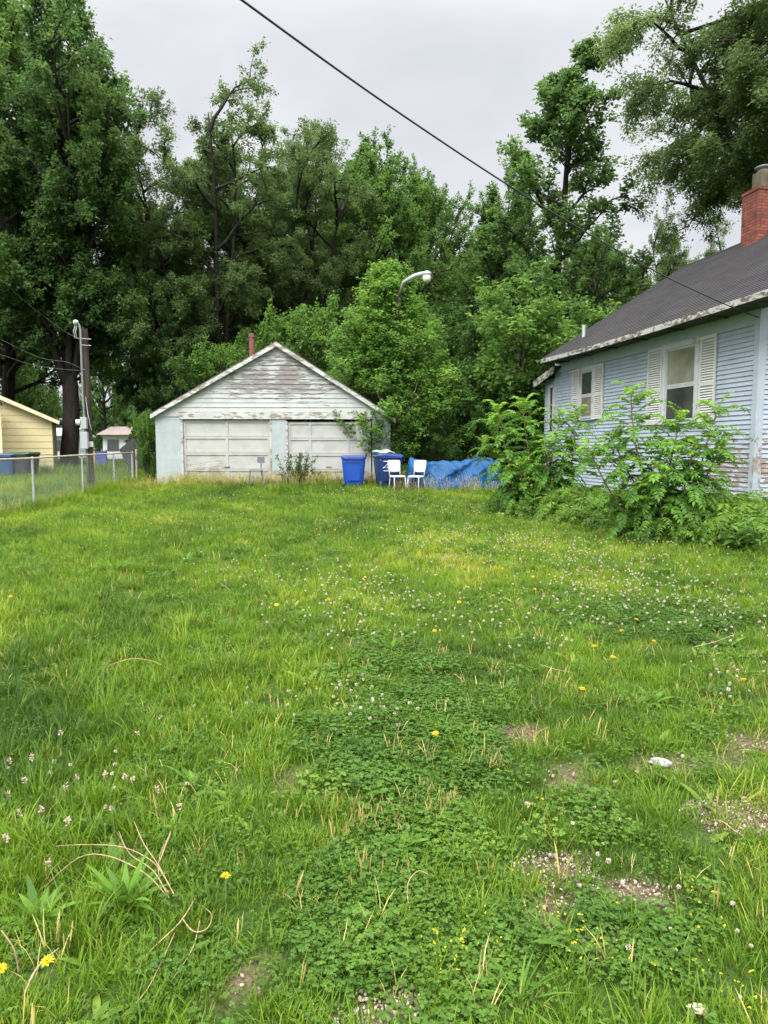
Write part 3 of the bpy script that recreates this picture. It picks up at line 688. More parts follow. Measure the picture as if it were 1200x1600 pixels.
for py in (529, 539, 577): 
    a_ = Pl(127, py, -.2); b_ = Pl(142 if py < 570 else 134, py+1, -.05); s = MB(); s.tube([a_, b_], 0.012, 6); s.build('bracket', M['galv'], pole)
s = MB(); s.tube([Pl(118, 506, -.2), Pl(115, 518, -.25), Pl(117, 528, -.25), Pl(124, 529, -.2)], 0.010, 5); s.tube([Pl(120, 508, -.2), Pl(118, 520, -.25), Pl(120, 528, -.22)], 0.010, 5); s.build('drip_cable', M['galv'], pole); s = MB()
s.tube([Pl(134, 620, -.15), Pl(137, 645, -.17), Pl(141, 665, -.17), Pl(143, 672, -.14)], .010, 5)
s.build('ground_wire', M['galv'], pole)

# ------------------------------------------------------------------ overhead cables
M['cable'] = plain('black_cable', (0.03, 0.03, 0.033), 0.6, 0.2, 8); M['cable_grey'] = plain('grey_cable', (0.10, 0.11, 0.11), 0.6, 0.2, 8)
def cable(ctrl, r, name, label, mat, n=50):
    P = [Vector(p) for p in ctrl]
    # smooth curve through control points (Catmull-Rom), the last one fixed to its support
    pts = []
    for k in range(len(P)-1):
        p0, p1, p2, p3 = P[max(k-1, 0)], P[k], P[k+1], P[min(k+2, len(P)-1)]
        for q in range(n):
            u_ = q/n
            pts.append(0.5*((2*p1)+(p2-p0)*u_+(2*p0-5*p1+4*p2-p3)*u_*u_+(3*p1-p0-3*p2+p3)*u_**3))
    pts.append(P[-1]); s = MB(); s.tube(pts, r, 6); o = s.build(name, mat, None, smooth=True); tag(o, label, 'cable'); return o
hook = HC + U*0.03 + Vv*(-0.05); hk = at(1187, 497, hook.y)
cable([at(150, -170, 5.4), at(375, -2, 6.6), at(600, 160, 8.2), at(800, 293, 10.0), at(945, 380, 11.3), at(1040, 432, 12.0), at(1130, 474, 12.55), hk], 0.011, 'service_cable', 'thick black service cable slanting down across the sky to the blue house', M['cable'])
for pts, lb in (([at(-60, 385, 17), at(0, 436, 18.5), at(50, 480, 20), at(100, 517, 21.2), Vector((pb.x, 21.5, pz))+Pl(119, 527, -.2)], 'thin cable falling steeply from top left to the utility pole'),
                ([at(-60, 505, 20), at(0, 530, 20.4), at(60, 558, 21), at(105, 566, 21.2), Vector((pb.x, 21.5, pz))+Pl(128, 577, -.2)], 'upper of two thin low cables running from left edge to the utility pole'),
                ([at(-60, 540, 20), at(0, 554, 20.4), at(50, 570, 21), at(100, 577, 21.2), Vector((pb.x, 21.5, pz))+Pl(128, 579, -.2)], 'lower of two thin low cables running from left edge to the utility pole')):
    cable(pts, 0.0045, 'overhead_cable', lb, M['cable_grey'], 12)

# ------------------------------------------------------------------ wheeled bins
def superbox(hx, hy, z0, hx1, hy1, z1, n=5, prof=None):
    """rounded-rectangle lathe between two sizes; prof: list of (t, scale)"""
    s = MB(); rings = prof or [(0, 1), (1, 1)]; K = 28
    for t_, sc in rings:
        a_, b_ = (hx+(hx1-hx)*t_)*sc, (hy+(hy1-hy)*t_)*sc; z = z0+(z1-z0)*t_
        for q in range(K):
            th = 2*math.pi*(q+.5)/K; c_, s_ = math.cos(th), math.sin(th); e = 2/n
            s.v.append((a_*math.copysign(abs(c_)**e, c_), b_*math.copysign(abs(s_)**e, s_), z))
    for k in range(len(rings)-1):
        for q in range(K):
            r2 = (q+1) % K; s.f.append((k*K+q, k*K+r2, (k+1)*K+r2, (k+1)*K+q))
    s.f.append(tuple(reversed(range(K)))); s.f.append(tuple((len(rings)-1)*K+q for q in range(K)))
    return s
def plastic(name, col): return plain(name, col, 0.45, 0.10, 3, spec=0.4)
def bin_(name, loc, rz, body_c, lid_c, label, cat='bin', sc=1.0, lid_tilt=0.0):
    e = empty(name, loc, rz, label, cat)
    e.scale = (sc,)*3
    bd = superbox(0.30, 0.33, 0.08, 0.385, 0.42, 0.98, 7, [(0, .92), (.03, 1), (.45, 1.04), (.85, 1.04), (.93, 1.0), (.931, 1.05), (1, 1.06)])
    bd.build('body', body_c, e, smooth=False)
    p = superbox(0.20, 0.012, 0, 0.24, 0.012, 0.52, 5, [(0, .97), (.02, 1), (.98, 1), (1, .97)])
    for k in range(len(p.v)): v_ = p.v[k]; p.v[k] = (v_[0], v_[1]-0.378-0.06*v_[2], v_[2]+0.24)
    p.build('moulded_panel', body_c, e)
    l = superbox(0.43, 0.46, 0.0, 0.40, 0.43, 0.075, 7, [(0, .98), (.1, 1), (.7, 1), (1, .9)])
    lo = l.build('lid', lid_c, e, smooth=False); lo.location = (0, 0, 0.985); lo.rotation_euler = (0, lid_tilt, 0)
    h = MB(); h.tube([(-.30, -.50, 0.95), (.30, -.50, 0.95)], 0.016, 8); h.box(-.31, -.27, -.5, -.42, .93, .97); h.box(.27, .31, -.5, -.42, .93, .97); h.build('handle', lid_c, e)
    for sx in (-1, 1):
        wv = MB(); wv.tube([(sx*.30, -.33, .12), (sx*.36, -.33, .12)], [.12, .12], 18); wv.build('wheel', M['cable'], e)
    return e
M['bin_blue'] = plastic('bright_blue_plastic', (0.010, 0.060, 0.34)); M['bin_navy'] = plastic('navy_plastic', (0.012, 0.032, 0.13)); M['bin_lid'] = plastic('dark_blue_lid', (0.012, 0.04, 0.20))
M['bin_green'] = plastic('green_lid_plastic', (0.03, 0.09, 0.04)); M['bin_dark'] = plastic('dark_bin_plastic', (0.035, 0.035, 0.04)); M['bin_teal'] = plastic('old_blue_plastic', (0.03, 0.07, 0.16))
p = at(552.5, 750, 21.0); bin_('wheeled_bin', (p.x, 21.0, gzf(p.x, 21)-.05), R(3), M['bin_blue'], M['bin_lid'], 'bright blue wheeled bin with closed lid in front of the garage door', sc=0.89)
p = at(606, 750, 20.9); nb = bin_('recycling_bin', (p.x, 20.9, gzf(p.x, 20.9)-.05), R(14), M['bin_navy'], M['bin_lid'], 'navy recycling bin with white wave emblem standing behind the white chairs', sc=0.96, lid_tilt=R(4))
# white emblem: two bars with a peaked wave between them
M['print'] = plain('white_print', (0.62, 0.66, 0.72), 0.6, 0.05, 30)
em = MB(); yb_ = -0.463; ZB = 0.52
em.box(-.15, .17, yb_-.002, yb_, ZB+.30, ZB+.325); em.box(-.15, .17, yb_-.002, yb_, ZB+.02, ZB+.04)
arc = [(-.17, .10), (-.10, .13), (-.03, .22), (.03, .25), (.09, .21), (.14, .13), (.17, .10)]; arc2 = [(-.06, .09), (-.01, .15), (.03, .17), (.07, .14), (.10, .09)]
for ar, th in ((arc, .026), (arc2, .02)):
    for (x0, z0), (x1, z1) in zip(ar[:-1], ar[1:]):
        em.prism([(x0, yb_, ZB+z0), (x1, yb_, ZB+z1), (x1, yb_, ZB+z1+th), (x0, yb_, ZB+z0+th)], (0, -.002, 0))
em.v = [(x-.10, y, z) for x, y, z in em.v]; em.build('emblem', M['print'], nb)
# bag of rubbish lying on that bin
q = MB(); p2 = at(599, 703, 20.9)
sb = superbox(.33, .24, 0, .27, .18, .11, 3, [(0, .8), (.2, 1), (.6, .97), (.9, .75), (1, .5)])
for k, v_ in enumerate(sb.v): sb.v[k] = (v_[0]*(1+.12*math.sin(v_[1]*21+v_[2]*9)), v_[1], v_[2]+.03*math.sin(v_[0]*17+v_[1]*8))
mbag, t, b = newmat('bag_plastic'); tcx = N(t, 'ShaderNodeTexCoord'); nn = N(t, 'ShaderNodeTexNoise', Scale=5.0, Detail=2.0); t.links.new(tcx.outputs['Object'], nn.inputs['Vector'])
rp = ramp(t, [(.42, (.27, .30, .27)), (.5, (.12, .22, .07)), (.62, (.32, .35, .31))]); t.links.new(nn.outputs['Fac'], rp.inputs[0]); t.links.new(rp.outputs[0], b.inputs['Base Color']); b.inputs['Roughness'].default_value = .35
sb.build('rubbish_bag', mbag, None, smooth=True, label='white and green plastic bag lying on the lid of the navy bin', cat='bag').location = (p2.x, 20.85, nb.location.z+1.055*.96)
p = at(20, 742, 27.6); bin_('wheeled_bin', (p.x, 27.2, gzf(p.x, 27.2)-.05), R(10), M['bin_teal'], M['bin_teal'], 'old blue wheeled bin against the yellow garage, left of the green-lidded one', sc=.98)
p = at(46, 740, 27.6); bin_('wheeled_bin', (p.x, 27.35, gzf(p.x, 27.35)-.03), R(-6), M['bin_dark'], M['bin_green'], 'dark wheeled bin with green lid against the yellow garage', sc=.98)

# ------------------------------------------------------------------ chairs
M['chair_white'] = plain('white_vinyl', (0.50, 0.49, 0.475), 0.5, 0.06, 6)
M['chair_tube'] = plain('white_tube', (0.5, 0.5, 0.49), 0.4, 0.05, 6)
def chair(loc, rz, label):
    e = empty('chair', loc, rz, label, 'chair', 'white dining chairs left on the lawn')
    # front of the chair is -y
    st = superbox(.22, .21, 0, .215, .205, .05, 5, [(0, .93), (.2, 1), (.7, 1), (1, .93)])
    for k, v_ in enumerate(st.v): st.v[k] = (v_[0], v_[1], v_[2]+.44)
    st.build('seat', M['chair_white'], e, smooth=False)
    bk_ = superbox(.205, .022, 0, .225, .022, .37, 4.5, [(0, .55), (.06, .84), (.16, .97), (.4, 1.0), (.8, 1.0), (.93, .95), (1, .8)])
    for k, v_ in enumerate(bk_.v): z = v_[2]; bk_.v[k] = (v_[0], v_[1]*1.0+.215+.16*z, z+.60)
    bk_.build('backrest', M['chair_white'], e, smooth=False)
    for sx in (-1, 1):
        s = MB(); s.tube([(sx*.18, .185, .46), (sx*.185, .21, .62), (sx*.19, .25, .80)], .014, 8); s.build('back_post', M['chair_tube'], e, smooth=True)
        s = MB(); s.tube([(sx*.185, -.17, .45), (sx*.205, -.21, -.02)], .013, 8); s.build('leg', M['chair_tube'], e, smooth=True)
        s = MB(); s.tube([(sx*.175, .17, .45), (sx*.195, .24, -.02)], .013, 8); s.build('leg', M['chair_tube'], e, smooth=True)
    return e
p = at(621, 748, 20.0); chair((p.x, 20.0, gzf(p.x, 20.0)-.02), R(24), 'white padded chair beside the navy bin, its back squarely towards us').scale = (.90,)*3
p = at(650, 748, 20.0); chair((p.x, 19.95, gzf(p.x, 19.95)-.02), R(-32), 'white padded chair beside the blue tarp, turned to face the other chair').scale = (.90,)*3
# little school chair by the garage door
M['chair_grey'] = plain('grey_metal', (0.13, 0.14, 0.15), 0.5, 0.2, 8)
p = at(400, 745, 21.2); e = empty('metal_chair', (p.x, 21.2, gzf(p.x, 21.2)+.02), R(12), 'small dark grey metal chair with one back post by the left garage door', 'chair')
s = superbox(.21, .19, .44, .20, .18, .475, 5); s.build('seat', M['chair_grey'], e)
s = MB(); s.tube([(.13, .12, .45), (.16, .17, .55), (.17, .2, .70)], .025, 8); s.build('back_post', M['chair_grey'], e)
s = superbox(.11, .012, .67, .11, .012, .85, 5); 
for k, v_ in enumerate(s.v): s.v[k] = (v_[0]+.16, v_[1]+.205, v_[2])
s.build('backrest', M['chair_grey'], e)
for lx, ly in ((-.18, -.15), (.18, -.15), (-.16, .15), (.16, .15)):
    s = MB(); s.tube([(lx, ly, .45), (lx*1.25, ly*1.25, 0)], .014, 6); s.build('leg', M['chair_grey'], e)

# ------------------------------------------------------------------ blue tarp over a heap
mt_, t, b = newmat('blue_tarp'); tcx = N(t, 'ShaderNodeTexCoord'); nn = N(t, 'ShaderNodeTexNoise', Scale=2.5, Detail=5.0); t.links.new(tcx.outputs['Object'], nn.inputs['Vector'])
rp = ramp(t, [(.3, (.004, .045, .135)), (.6, (.005, .062, .175)), (.8, (.008, .080, .21))]); t.links.new(nn.outputs['Fac'], rp.inputs[0]); t.links.new(rp.outputs[0], b.inputs['Base Color']); b.inputs['Roughness'].default_value = .5; b.inputs['Specular IOR Level'].default_value = .22
wv = N(t, 'ShaderNodeTexNoise', Scale=7.0, Detail=4.0, Distortion=1.2); t.links.new(tcx.outputs['Object'], wv.inputs['Vector']); bp = N(t, 'ShaderNodeBump', Strength=.7, Distance=.05); t.links.new(wv.outputs['Fac'], bp.inputs['Height']); t.links.new(bp.outputs[0], b.inputs['Normal'])
pa, pb2 = at(632, 750, 20.6), at(790, 752, 20.3); L = pb2.x-pa.x; tz = gzf(pa.x+L/2, 20.5)-.03
nu, nv = 150, 60; V = []; 
for i in range(nv+1):
    v_ = i/nv
    for j in range(nu+1):
        u_ = j/nu; x = u_*L
        topz_ = .85 + (.035*math.sin(u_*9+1) + .03*math.sin(u_*17+.4)) + .05*math.exp(-((u_-.72)/.1)**2) - .02
        if v_ < .5:                                   # front drape from ground to top
            k = v_/.5; z = topz_*(math.sin(k*math.pi/2)**.85)
            fold = (1-abs(math.sin(x*6 + 2.2*math.sin(x*2.3) + 3*k*(u_-.6))))*.09*(1-k)**.5 + .05*math.sin(x*5+4*k)*(1-k)
            sweep = .10*math.sin((x*.9-k*1.1)*7)*k*(1-k)*2
            y = -.42*(1-k)**1.2 - .10*(1-k) + fold + sweep
        else:
            k = (v_-.5)/.5; y = k*1.1; z = topz_ - .25*k - .08*math.sin(x*3+2)*k + .03*math.sin(x*8+y*6)
            if k > .8: z *= (1-k)/.2*.999+.001
        y += ((1-abs(math.sin(x*7+z*6+1.5*math.sin(2.6*x))))*.042 + (1-abs(math.sin(x*4.5-z*8+1)))*.04)*(v_ < .6)*min(1, v_*6)*-1
        z += .02*math.sin(x*19+v_*23)*(v_ > .1)
        ed = min(u_, 1-u_)/.06
        if ed < 1: z *= .15+.85*math.sin(ed*math.pi/2)
        V.append((x, y, max(z, 0)))
idx = np.arange((nu+1)*(nv+1)).reshape(nv+1, nu+1); Qt = np.stack([idx[:-1, :-1], idx[:-1, 1:], idx[1:, 1:], idx[1:, :-1]], -1).reshape(-1, 4)
mm = np_mesh('tarp', V, Qt, mt_); mm.polygons.foreach_set('use_smooth', [True]*len(mm.polygons))
o = mesh_obj('tarp', mm); o.location = (pa.x, 20.6, tz); tag(o, 'crumpled blue tarp draped over a low heap right of the white chairs', 'tarp')

# ------------------------------------------------------------------ street lamp rising out of the young tree
ls = at(636, 438, 22.8); la = at(668, 431, 22.4); lx, ly = at(622, 700, 23.3).x, 23.3
lamp = empty('street_lamp', (lx, ly, gzf(lx, ly)-.1), 0, 'grey street lamp whose arm pokes out of the young green tree', 'street lamp')
o0 = Vector(lamp.location); s = MB(); topl = at(623, 452, 23.3)-o0
s.tube([(0, 0, 0), tuple(topl)], [.11, .08], 12); s.build('pole', M['pole'], lamp)
s = MB(); s.tube([tuple(topl-Vector((0, 0, .25))), tuple(at(631, 441, 22.85)-o0), tuple(at(645, 433, 22.65)-o0), tuple(at(655, 429, 22.5)-o0), tuple(at(664, 427, 22.4)-o0)], [.04, .06, .075, .07, .06], 10); s.build('arm', M['galv'], lamp, smooth=True)
c = at(667, 428.5, 22.4)-o0
s = MB(); s.lathe([(.05, .10), (.12, .06), (.15, .0), (.13, -.03)], tuple(c), 16); s.build('lamp_head', M['galv'], lamp, smooth=True)
s = MB(); s.lathe([(.12, -.03), (.13, -.10), (.12, -.2), (.06, -.24), (.01, -.245)], tuple(c), 16); s.build('lamp_shade', plain('lamp_globe', (.62, .62, .55), .25, .08, 8), lamp, smooth=True)

# dark board and children's toys far left under the trees
p = at(207, 706, 26.5); s = MB(); s.prism([(-.5, 0, .45), (-.15, 0, -.25), (.25, .1, -.30), (.55, .15, .30), (.10, 0.05, .95)], (.02, .05, 0)); e = empty('leaning_board', (p.x, 26.5, gzf(p.x, 26.5)), 0, 'tilted dark board standing beside the shrub at the fence end', 'board')
o = s.build('panel', M['cable'], e); o.location = (0, 0, .75); s = MB(); s.tube([(0, .06, 0), (0.02, .06, 1.0)], .03, 8); s.build('leg', M['pole'], e)
for px, c_, nm, lb in ((149, (.62, .36, .03), 'toy_slide', 'small yellow plastic slide seen beyond the utility pole'), (157, (.05, .06, .22), 'toy_slide', 'small dark blue plastic slide beside the yellow one')):
    p = at(px, 715, 33); e = empty(nm, (p.x, 33, gzf(p.x, 33)), R(20), lb, 'toy'); mc = plastic(nm, c_)
    s = MB(); s.prism([(-.25, -.5, .05), (-.25, .4, .9), (-.25, .5, .9), (-.25, -.4, .02)], (.5, 0, 0)); s.build('chute', mc, e)
    s = MB(); 
    for sx in (-.25, .25): s.tube([(sx, .45, .95), (sx, .75, 0)], .03, 6)
    for k in range(3): s.tube([(-.25, .5+.08*k, .75-.25*k), (.25, .5+.08*k, .75-.25*k)], .02, 6)
    s.build('ladder', mc, e)
# ------------------------------------------------------------------ foliage geometry
class Leaves:
    def __init__(s): s.V = []; s.var = []; s.n = 0
    def add(s, P, D, Nn, L, W, var, fold=0.18, droop=0.12):
        """arrays: base points, directions, normals, lengths, widths -> one folded leaf quad each"""
        P = np.asarray(P, float); D = D/np.linalg.norm(D, axis=1, keepdims=True)
        S = np.cross(D, Nn); S /= np.linalg.norm(S, axis=1, keepdims=True)+1e-9; U_ = np.cross(S, D)
        L = np.asarray(L).reshape(-1, 1); W = np.asarray(W).reshape(-1, 1)
        mid = P + D*L*0.42
        tip = P + D*L - U_*L*droop
        V = np.stack([P, mid+S*W*.5+U_*W*fold, tip, mid-S*W*.5+U_*W*fold], 1)
        s.V.append(V.reshape(-1, 3)); s.var.append(np.clip(var, 0, 1)); s.n += len(P)
    def strip(s, pts, widths, side, var):          # grass-like strip
        V = []; 
        for p, w_ in zip(pts, widths): V += [p-side*w_/2, p+side*w_/2]
        for k in range(len(pts)-1): 
            s.V.append(np.array([V[2*k], V[2*k+1], V[2*k+3], V[2*k+2]])); s.var.append(np.array([var])); s.n += 1
    def mesh(s, name, mat):
        V = np.concatenate(s.V); n = len(V)//4
        return np_mesh(name, V, np.arange(4*n).reshape(n, 4), mat, np.concatenate(s.var))

def unit(v): return v/np.linalg.norm(v)
def rotdir(d, spread, rg):                          # a direction leaning away from d by about 'spread'
    a = rg.uniform(0, 2*np.pi); o = np.cross(d, [0.3, 0.2, 1]); o = unit(o) if np.linalg.norm(o) > 1e-6 else np.array([1., 0, 0]); p = np.cross(d, o)
    return unit(d*np.cos(spread) + (o*np.cos(a)+p*np.sin(a))*np.sin(spread))
def polyline(p, d, length, n, rg, wob=0.12, up=0.0, droop=0.0):
    pts = [np.array(p)]; d = np.array(d)
    for k in range(n):
        d = unit(d + rg.normal(0, wob, 3) + np.array([0, 0, up - droop*(k+1)/n]))
        pts.append(pts[-1] + d*length/n)
    return pts
def along(pts, f):
    x = f*(len(pts)-1); k = min(int(x), len(pts)-2); t_ = x-k
    return pts[k]*(1-t_)+pts[k+1]*t_, unit(pts[k+1]-pts[k])

def tree_meshes(name, seed, H, R0, base=0.25, profile=None, limbs=22, leaders=1, fan=0.3, split=0.18, up=0.10, droop=0.0, leaf=0.14, lmat='maple', bmat='bark',
                trunk_r=0.24, sec=6, twigs=5, sprays=6, per=8, limb_angle=(25, 60), lean=(0, 0), wob=0.10, lw=.72, spread_spray=0.16, low_limbs=0, flat=0.55):
    rg = np.random.default_rng(seed); tb = MB(); LV = Leaves()
    prof = profile or (lambda f: math.sqrt(max(.22, 1-((f-.40)/.70)**2)))
    mains = []
    if leaders == 1:
        tr = polyline((0, 0, -.3), unit(np.array([lean[0], lean[1], 1.])), H*.97+.3, 12, rg, 0.05, 0.10); mains.append((tr, trunk_r, 1.0))
    else:
        tr = polyline((0, 0, -.3), unit(np.array([lean[0], lean[1], 1.])), H*split+.3, 4, rg, 0.03, 0.05)
        tb.tube(list(tr) + [tr[-1]+np.array([0, 0, H*.03]), tr[-1]+np.array([0, 0, H*.08])], [trunk_r*(1.3, 1.12, 1.04, 1.0, .96, .8, .35)[k] for k in range(7)], 10)
        for k in range(leaders):
            az = 2*np.pi*k/leaders + rg.uniform(-.4, .4); an = fan*rg.uniform(.45, 1.15) if k else fan*.1
            d = np.array([math.cos(az)*math.sin(an), math.sin(az)*math.sin(an), math.cos(an)])
            mains.append((polyline(tr[-1] - np.array([0, 0, rg.uniform(0, .1*H*split)]), d, H*(1-split)*rg.uniform(.90, 1.02)*((1-.16*min(1.2, an/fan)) if k else .78), 11, rg, 0.035, 0.05), trunk_r*(rg.uniform(.42, .62) if k else .86), rg.uniform(.6, .8)))
    spP, spD, spV = [], [], []
    for tr, r0, rs in mains:
        rad = [r0*(1.25 if k == 0 and leaders == 1 else 1)*(1-0.9*(k/(len(tr)-1))**0.9) + .012 for k in range(len(tr))]
        tb.tube(tr, rad, 9 if r0 > .12 else 7)
        nl = max(5, int(limbs/len(mains)*(1.25 if len(mains) > 1 else 1)))
        for q in range(nl):
            b0 = base if leaders == 1 else max(0.0, (base-split)/(1-split))
            f = b0 + (0.985-b0)*((q+rg.uniform(.1, .9))/nl)
            p, d = along(tr, f); hz = (p[2]/H - base)/(1-base)
            az = q*2.39996 + rg.uniform(-.5, .5); el = R(limb_angle[0] + (limb_angle[1]-limb_angle[0])*max(0, hz) + rg.uniform(-12, 12))
            dd = np.array([math.cos(az)*math.cos(el), math.sin(az)*math.cos(el), math.sin(el)])
            Ln = R0*rs*prof(hz)*rg.uniform(.72, 1.18)
            if Ln < .35: Ln = .35
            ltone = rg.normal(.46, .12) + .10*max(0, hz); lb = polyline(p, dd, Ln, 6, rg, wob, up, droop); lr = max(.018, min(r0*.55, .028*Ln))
            tb.tube(lb, np.linspace(lr, .010, len(lb)), 5, cap=False)
            for k in range(sec):
                fs = .22 + .76*(k+rg.uniform(0, 1))/sec; ps, ds = along(lb, min(.99, fs))
                ls_ = Ln*(.50 - .25*fs)*rg.uniform(.7, 1.25) + .25
                d2 = rotdir(ds, R(rg.uniform(28, 60)), rg); d2[2] *= flat if d2[2] < 0 else 1; d2 = unit(d2)
                sb_ = polyline(ps, d2, ls_, 4, rg, wob*1.2, up*.8, droop*1.2)
                tb.tube(sb_, np.linspace(max(.010, lr*.4), .006, len(sb_)), 4, cap=False)
                for m_ in range(twigs):
                    ft = .15 + .85*(m_+rg.uniform(0, 1))/twigs; pt, dt = along(sb_, min(.99, ft))
                    d3 = rotdir(dt, R(rg.uniform(20, 60)), rg); lt = rg.uniform(.30, .62)*min(1.3, .45+ls_*.45)
                    tw = polyline(pt, d3, lt, 2, rg, .15, up*.5, droop*1.5)
                    tone = ltone + rg.normal(0, .13)
                    for s_ in range(sprays):
                        pp, dp = along(tw, 1-.9*rg.uniform(0, 1)**1.6); spP.append(pp); spD.append(dp); spV.append(tone)
    P = np.repeat(np.array(spP), per, 0); D = np.repeat(np.array(spD), per, 0); V_ = np.repeat(np.array(spV), per)
    n = len(P)
    P = P + rg.normal(0, spread_spray*.6, (n, 3)); 
    D = D*.6 + rg.normal(0, .75, (n, 3)); D[:, 2] = D[:, 2]*.6 - .18
    Nn = rg.normal(0, .55, (n, 3)); Nn[:, 2] += 1.0
    L = leaf*rg.uniform(.45, 1.35, n); 
    LV.add(P, D, Nn, L, L*lw, V_ + rg.normal(0, .13, n))
    mt = bpy.data.meshes.new(name+'_trunk'); mt.from_pydata(tb.v, [], tb.f); mt.update(); mt.materials.append(M[bmat])
    mt.polygons.foreach_set('use_smooth', [True]*len(mt.polygons))
    Hm = float(np.percentile(P[:, 2], 99.9))
    return mt, LV.mesh(name+'_crown', M[lmat]), Hm

TREES = {}
TREES['maple'] = tree_meshes('maple', 101, 17, 5.6, base=.20, limbs=42, lmat='maple', trunk_r=.34, sec=8, twigs=6, sprays=6, per=8, leaf=.17, leaders=1, up=.10, limb_angle=(15, 62), wob=.12, bmat='bark')
TREES['maple2'] = tree_meshes('maple2', 107, 17, 4.8, base=.22, limbs=64, leaders=5, fan=.42, split=.20, lmat='ash', trunk_r=.36, sec=8, twigs=6, sprays=5, per=8, leaf=.16, up=.12, limb_angle=(18, 60), wob=.12)
TREES['elm'] = tree_meshes('elm', 113, 18, 4.6, base=.30, limbs=72, leaders=8, fan=.50, split=.13, lmat='elm', trunk_r=.36, sec=7, twigs=6, sprays=5, per=11, leaf=.125, lw=.55, up=.02, droop=.10, limb_angle=(20, 58), wob=.14)
TREES['spire'] = tree_meshes('spire', 127, 18, 4.9, base=.22, limbs=24, lmat='ash', trunk_r=.27, sec=7, twigs=5, sprays=5, per=8, leaf=.16, up=.10, limb_angle=(12, 66), profile=lambda f: max(.1, (1-f)**.75)*1.05, wob=.15, lean=(.05, 0))
TREES['young'] = tree_meshes('young', 131, 6.6, 2.05, base=.05, limbs=70, lmat='young', bmat='bark_light', trunk_r=.075, sec=7, twigs=5, sprays=4, per=9, leaf=.085, up=.14, limb_angle=(20, 66), profile=lambda f: .14+1.0*(1-f)**1.0*min(1, .6+f*4), wob=.10, spread_spray=.10)
TREES['shrub'] = tree_meshes('shrub', 137, 4.6, 2.3, base=.06, limbs=26, leaders=5, fan=.55, split=.06, lmat='shrub', bmat='bark_light', trunk_r=.08, sec=6, twigs=5, sprays=4, per=8, leaf=.12, up=.12, limb_angle=(20, 65), spread_spray=.12)
TREES['bright_shrub'] = tree_meshes('bright_shrub', 138, 4.6, 2.3, base=.06, limbs=26, leaders=5, fan=.55, split=.06, lmat='bright', bmat='bark_light', trunk_r=.08, sec=6, twigs=5, sprays=4, per=8, leaf=.12, up=.12, limb_angle=(20, 65), spread_spray=.12)
TREES['sapling'] = tree_meshes('sapling', 139, 6.5, 1.7, base=.10, limbs=22, leaders=2, fan=.3, split=.1, lmat='bright', bmat='bark_light', trunk_r=.07, sec=5, twigs=4, sprays=3, per=7, leaf=.15, up=.10, limb_angle=(10, 55), spread_spray=.16, wob=.16)
TREES['overhang'] = tree_meshes('overhang', 149, 20, 4.4, base=.60, limbs=76, leaders=7, fan=.74, split=.44, lmat='elm', trunk_r=.30, sec=8, twigs=6, sprays=5, per=11, leaf=.125, lw=.5, up=.0, droop=.14, limb_angle=(0, 50), wob=.16, spread_spray=.2)
print('crown leaves', {k: len(v[1].polygons) for k, v in TREES.items()})
def plant_tree(kind, name, px, Yd, top_py, width_k, rz, label, group=None, X=None, cat='tree'):
    """stand a tree of one kind on the ground; its height from the picture, its girth a factor of that"""
    mt, mc, H = TREES[kind]; x = (px-600)/F*Yd if X is None else X; z = gzf(x, Yd)
    h = at(px, top_py, Yd).z - z if top_py is not None else H; s = h/H
    e = empty(name, (x, Yd, z), R(rz), label, cat, group); e.scale = (s*width_k, s*width_k, s)
    mesh_obj('trunk', mt, e); mesh_obj('crown', mc, e)
    return e
PT_ = plant_tree
# --- the trees one can tell apart
PT_('maple', 'maple_tree', 20, 36, -30, 1.0, 20, 'tallest broad maple at far left, its crown reaching the top edge of the sky')
PT_('maple2', 'maple_tree', 108, 32.5, 30, .88, 75, 'dark forked tree with thick trunk right behind the utility pole')
PT_('maple', 'maple_tree', -120, 30, 60, .85, 200, 'dark maple over the white house, mostly outside the left edge')
PT_('elm', 'elm_tree', 335, 35, 142, 1.0, 10, 'airy elm with a fan of dark limbs rising behind the garage roof')
PT_('spire', 'leaning_tree', 318, 34, 380, .7, 150, 'thin dark trunk leaning left beside the airy elm').rotation_euler = (0, R(-13), 0)
PT_('elm', 'elm_tree', 440, 40, 180, .92, 140, 'second rounded elm crown just right of the fan-limbed one')
PT_('maple', 'maple_tree', 530, 45, 205, .92, 130, 'tall maple right of the rounded elms, its top against the sky')
PT_('maple', 'maple_tree', 612, 42, 238, .95, 260, 'leafy maple behind the street lamp, rounded top against the sky')
PT_('maple', 'maple_tree', 678, 47, 258, .66, 320, 'narrow maple top just left of where the black cable meets the trees')
PT_('maple', 'maple_tree', 768, 41, 288, .86, 40, 'pale green tree directly under the black cable where it enters the leaves')
PT_('spire', 'spire_tree', 850, 35, 118, 1.18, 15, 'tall ragged pointed tree with gaps of sky, right of the black cable')
PT_('maple', 'maple_tree', 930, 40, 345, .85, 200, 'rounded tree just left of the blue house roof')
PT_('elm', 'elm_tree', 1050, 44, 335, .75, 280, 'wispy tree behind the ridge of the blue house roof')
PT_('overhang', 'elm_tree', 1232, 25, -185, 1.15, 70, 'great spreading elm whose branches hang over the blue house from upper right')
PT_('young', 'young_tree', 620, 23.4, 402, 1.2, 30, 'bright green young tree filling the corner right of the garage')
PT_('sapling', 'sapling', 800, 24.5, 425, 1.1, 80, 'pale slender sapling between the young tree and the blue house')
PT_('sapling', 'sapling', 866, 26.5, 455, 1.1, 190, 'second pale sapling close behind the back of the blue house')
PT_('bright_shrub', 'shrub', 231, 24.0, 642, .42, 0, 'green shrub squeezed between the fence end and the garage', cat='shrub')
PT_('bright_shrub', 'shrub', 352, 30.5, 535, .72, 50, 'yellowish bush spreading behind the left slope of the garage roof', cat='shrub')
